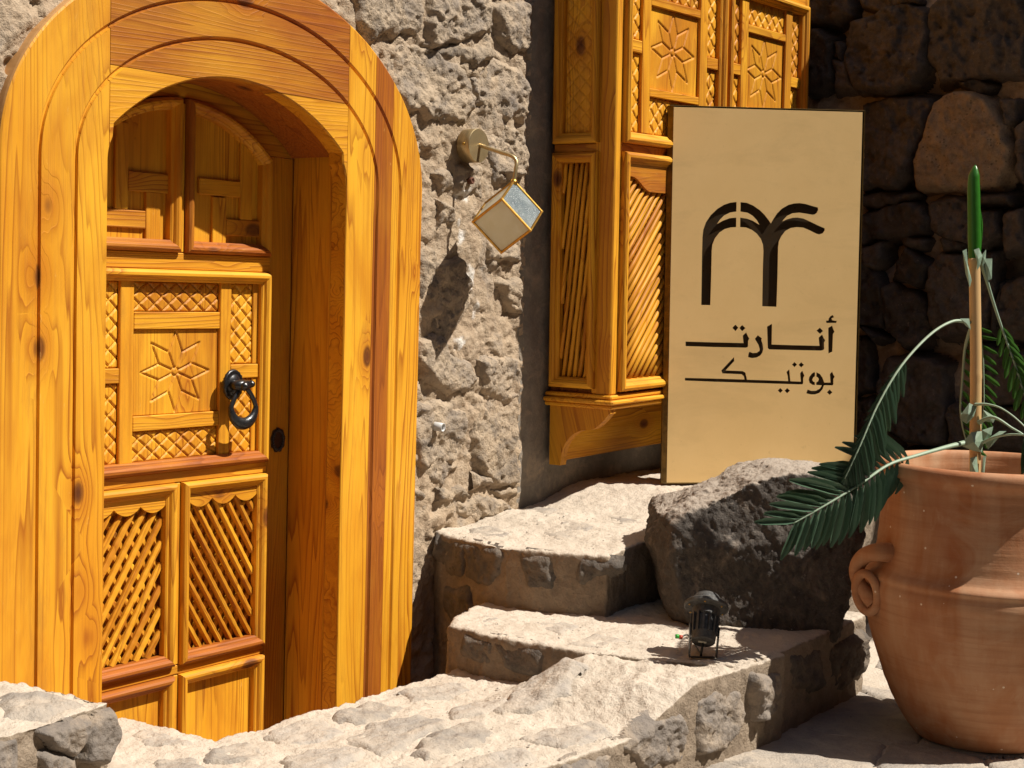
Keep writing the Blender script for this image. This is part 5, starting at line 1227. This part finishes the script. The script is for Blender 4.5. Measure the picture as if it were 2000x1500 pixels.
# ------------------------------------------------------------------ artificial palm on a bamboo cane
DPT = (PC-CAM)@F_
def pp3(px, py, off=0.0): return CAM + ray(px, py)*(DPT+off)
palm = thing('artificial_palm', 'sparse artificial palm on a bamboo cane standing in the terracotta jar', 'plant', tuple(pp3(1903, 1010)))
cane = smooth_path([pp3(1902, 1030), pp3(1905, 850), pp3(1906, 700), pp3(1903, 505)], 60)
nodes = [0.0, 0.33, 0.60, 0.985]; rad = []
for i in range(60):
    t = i/59; r = 0.0155; 
    for n_ in nodes: r += 0.0022*math.exp(-((t-n_)/0.008)**2)
    rad.append(r)
V, fs = tube(cane, rad, 20); put('cane', V, fs, M_BAMBOO, palm)
shoot = smooth_path([pp3(1903, 515), pp3(1903, 450), pp3(1902, 390), pp3(1902, 350), pp3(1905, 322)], 30)
V, fs = tube(shoot, np.interp(np.linspace(0, 1, 30), [0, .2, .6, .8, .92, 1], [0.015, 0.0185, 0.0175, 0.0155, 0.008, 0.0008]), 16, False, 0.8); put('shoot', V, fs, M_SHOOT, palm)
V, fs = tube(smooth_path([pp3(1911, 500, -0.005), pp3(1914, 440, -0.005), pp3(1912, 400, -0.01)], 14), np.interp(np.linspace(0, 1, 14), [0, .5, 1], [0.006, 0.008, 0.001]), 8, False, 0.4); put('shoot', V, fs, M_SHOOT, palm)
# one leaflet mesh: unit length along x, folded, tip drooping
def leaflet_mesh(mat):
    V = []; fs = []; n = 9
    for i in range(n):
        t = i/(n-1); wd = 0.5*min(1, (0.25+t*3.2))*min(1, (1.03-t)*3.6)**0.6; z_ = -0.16*t*t
        V += [(t, wd, z_+0.16*wd), (t, wd*0.45, z_+0.02*wd), (t, 0, z_-0.10*wd), (t, -wd*0.45, z_+0.02*wd), (t, -wd, z_+0.16*wd)]
    for i in range(n-1):
        for j in range(4): fs.append([i*5+j, i*5+j+1, (i+1)*5+j+1, (i+1)*5+j])
    me = bpy.data.meshes.new('leaflet'); me.from_pydata(V, [], fs); me.update(); me.materials.append(mat)
    me.polygons.foreach_set('use_smooth', np.ones(len(me.polygons), bool)); return me
LFM = {id(M_LEAF): leaflet_mesh(M_LEAF), id(M_LEAF2): leaflet_mesh(M_LEAF2)}
def frond(path, s0, nleaf, lenf, ang, mat, rad0=0.0055, width=0.16, sides=(1, -1), twist=0.25, petmat=None, sscale=(1, 1), nrm_tilt=0.0, gravity=0.0, label=None, angs=None):
    P = smooth_path([pp3(*p) for p in path], 60); L = np.linspace(0, 1, 60)
    V, fs = tube(P, np.interp(L, [0, .25, 1], [rad0*1.6, rad0, rad0*0.35]), 8, False, 0.7)
    fo = put('frond', V, fs, petmat or M_BRACT, palm, label=label); fb = BASE[fo.name]
    for i in range(nleaf):
        s = s0+(1-s0)*(i+0.2)/nleaf; k = min(58, int(s*59)); f = s*59-k; p = P[k]*(1-f)+P[k+1]*f
        T = P[min(59, k+2)]-P[max(0, k-2)]; T /= np.linalg.norm(T)
        Vw = p-CAM; Vw /= np.linalg.norm(Vw); S = np.cross(T, Vw); S /= np.linalg.norm(S)       # sideways, in the picture's sense of the frond's flat side
        N = np.cross(S, T)
        for sd in sides:
            a0 = ang if angs is None else (angs[0] if sd > 0 else angs[1])
            a = math.radians(a0*(1-0.45*((s-s0)/(1-s0))**2)+random.uniform(-6, 6))
            ti_ = twist + random.uniform(-0.18, 0.18)
            d = T*math.cos(a)+S*sd*math.sin(a)*math.cos(ti_)+N*math.sin(ti_)*math.sin(a)*0.9
            d = d+np.array([0, 0, -gravity]); d /= np.linalg.norm(d)
            n_ = N*math.cos(nrm_tilt*sd)+S*math.sin(nrm_tilt*sd); n_ = n_-d*(n_@d); n_ /= np.linalg.norm(n_)
            if n_@Vw > 0: n_ = -n_
            y_ = np.cross(n_, d); ln = lenf((s-s0)/(1-s0))*random.uniform(0.9, 1.08)*(sscale[0] if sd > 0 else sscale[1]); wd = ln*width*random.uniform(.85, 1.1)
            wd = max(wd, 0.010)
            ob = bpy.data.objects.new('leaflet', LFM[id(mat)]); COL.objects.link(ob); ob.parent = fo
            loc = p-fb
            ob.matrix_local = Matrix(((d[0]*ln, y_[0]*wd, n_[0]*ln, loc[0]), (d[1]*ln, y_[1]*wd, n_[1]*ln, loc[1]), (d[2]*ln, y_[2]*wd, n_[2]*ln, loc[2]), (0, 0, 0, 1)))
    return fo
# left arching frond, its leaflets hanging in shade
frond([(1893, 630, 0.0), (1860, 628, -0.03), (1815, 655, -0.08), (1760, 715, -0.15), (1715, 790, -0.20), (1680, 870, -0.24), (1650, 935, -0.25)], 0.47, 19, lambda t: 0.050+0.060*math.sin(math.pi*min(1, t*0.8+0.1)), 50, M_LEAF, 0.0050, 0.20, twist=0.5, gravity=0.35, nrm_tilt=0.5, sscale=(1.0, 0.50), angs=(44, 24))
# low frond reaching left over the boulder
frond([(1897, 862, 0.0), (1850, 873, -0.05), (1790, 890, -0.12), (1735, 908, -0.18), (1680, 945, -0.23), (1615, 985, -0.27), (1550, 1022, -0.29)], 0.38, 20, lambda t: 0.070+0.070*math.sin(math.pi*min(1, t*0.62+0.18))-0.015*t, 58, M_LEAF, 0.0075, 0.17, twist=0.2, gravity=0.12, angs=(58, 66))
# fronds behind and right of the cane
frond([(1897, 640, 0.05), (1885, 680, 0.07), (1880, 740, 0.08), (1876, 800, 0.08), (1884, 850, 0.07), (1895, 875, 0.06)], 0.05, 14, lambda t: 0.055+0.02*math.sin(math.pi*t), 62, M_LEAF2, 0.004, 0.17, sides=(1,), twist=0.3, gravity=0.2)
frond([(1909, 630, 0.04), (1918, 680, 0.06), (1921, 740, 0.06), (1921, 800, 0.05), (1914, 850, 0.04)], 0.05, 12, lambda t: 0.048+0.012*math.sin(math.pi*t), 60, M_LEAF2, 0.003, 0.2, sides=(1,), twist=0.3, gravity=0.1)
frond([(1912, 500, 0.0), (1925, 540, 0.0), (1940, 590, 0.0), (1960, 650, -0.01), (1985, 720, -0.02), (2010, 800, -0.02), (2030, 860, -0.02)], 0.46, 12, lambda t: 0.038+0.036*math.sin(math.pi*min(1, t+0.1)), 36, M_LEAF2, 0.0045, 0.22, twist=0.2, gravity=0.3)
frond([(1905, 790, -0.02), (1930, 790, -0.05), (1960, 800, -0.08), (2000, 832, -0.12), (2060, 900, -0.16), (2100, 990, -0.18)], 0.62, 12, lambda t: 0.12, 50, M_LEAF, 0.0042, 0.15, twist=0.2, gravity=0.2)
frond([(1912, 868, -0.01), (1950, 852, -0.06), (2000, 850, -0.12), (2060, 870, -0.2), (2140, 930, -0.25)], 0.62, 12, lambda t: 0.12, 50, M_LEAF, 0.005, 0.15, twist=0.2)
frond([(1912, 825, -0.015), (1940, 815, -0.05), (1975, 835, -0.08), (2010, 860, -0.1), (2060, 930, -0.12)], 0.7, 8, lambda t: 0.1, 50, M_LEAF, 0.006, 0.15)
# ragged pale sheaths where fronds clasp the cane
def bract(pts, bulge=0.012, off=-0.02):
    n = len(pts); c = np.mean([pp3(x, y_, off-bulge) for x, y_ in pts], 0)
    ring_ = [pp3(x, y_, off) for x, y_ in pts]; V = [c]+ring_; fs = [[0, 1+i, 1+(i+1) % n] for i in range(n)]
    o = put('sheath', V, fs, M_BRACT, palm, None, False)
    md = o.modifiers.new('s', 'SOLIDIFY'); md.thickness = 0.0018
bract([(1880, 490), (1888, 486), (1890, 515), (1898, 548), (1894, 562), (1886, 535)]); bract([(1902, 488), (1912, 484), (1919, 500), (1914, 520), (1908, 528), (1908, 512)], 0.006)
bract([(1922, 505), (1938, 505), (1937, 545), (1929, 548)], 0.004, -0.005); bract([(1916, 500), (1926, 487), (1925, 512), (1918, 520)], 0.003, -0.01)
bract([(1875, 622), (1893, 622), (1896, 644), (1886, 636)], 0.004); bract([(1878, 808), (1893, 787), (1908, 794), (1902, 814), (1888, 828), (1876, 820)], 0.010)
bract([(1882, 862), (1897, 844), (1918, 842), (1921, 862), (1918, 884), (1900, 880), (1880, 872)], 0.016); bract([(1918, 840), (1940, 833), (1936, 850), (1922, 862)], 0.005); bract([(1922, 862), (1952, 842), (1966, 842), (1950, 856), (1930, 878)], 0.006)
bract([(1895, 894), (1908, 892), (1912, 935), (1893, 935)], 0.008); bract([(1920, 893), (1926, 890), (1922, 930), (1916, 932)], 0.003); bract([(1920, 800), (1945, 815), (1940, 826), (1920, 822)], 0.004)

# loose grit and pebbles lying on the steps and the platform
gv, gf = [], []
def pebble(x, y, z, r):
    b = len(gv); a0 = random.uniform(0, 6)
    for k in range(5): gv.append((x+r*math.cos(a0+k*1.257)*random.uniform(.7, 1.2), y+r*math.sin(a0+k*1.257)*random.uniform(.7, 1.2), z))
    gv.append((x+random.uniform(-.3, .3)*r, y+random.uniform(-.3, .3)*r, z+r*random.uniform(.6, 1.0)))
    for k in range(5): gf.append([b+k, b+(k+1) % 5, b+5])
def scatter(n, x0, x1, y0, y1, zf, out):
    for _ in range(n):
        x, y = random.uniform(x0, x1), random.uniform(y0, y1)
        if poly_sdf(np.array([[x, y]]), np.asarray(out, float))[0] < 0.03: continue
        pebble(x, y, float(zf(np.array(x), np.array(y)))+0.002, random.choice([0.0018, 0.0022, 0.003, 0.0045]))
scatter(170, 2.2, 3.6, -1.1, -0.4, lip, P_OUT); scatter(70, 3.45, 4.3, -1.18, -0.3, lambda x, y: np.array(ZM+0.002), M_OUT); scatter(90, 3.8, 4.5, -0.6, 0.0, terr, T_OUT)
scatter(110, 3.5, 5.0, -2.0, -1.2, lambda x, y: np.array(-1.202), [(3.4, -2.1), (5.1, -2.1), (5.1, -1.1), (3.4, -1.1)])
o = mesh_np('grit', np.array(gv), gf, M_FLAG, None, {'tint': np.float32(0.3)}, False, 'stuff')
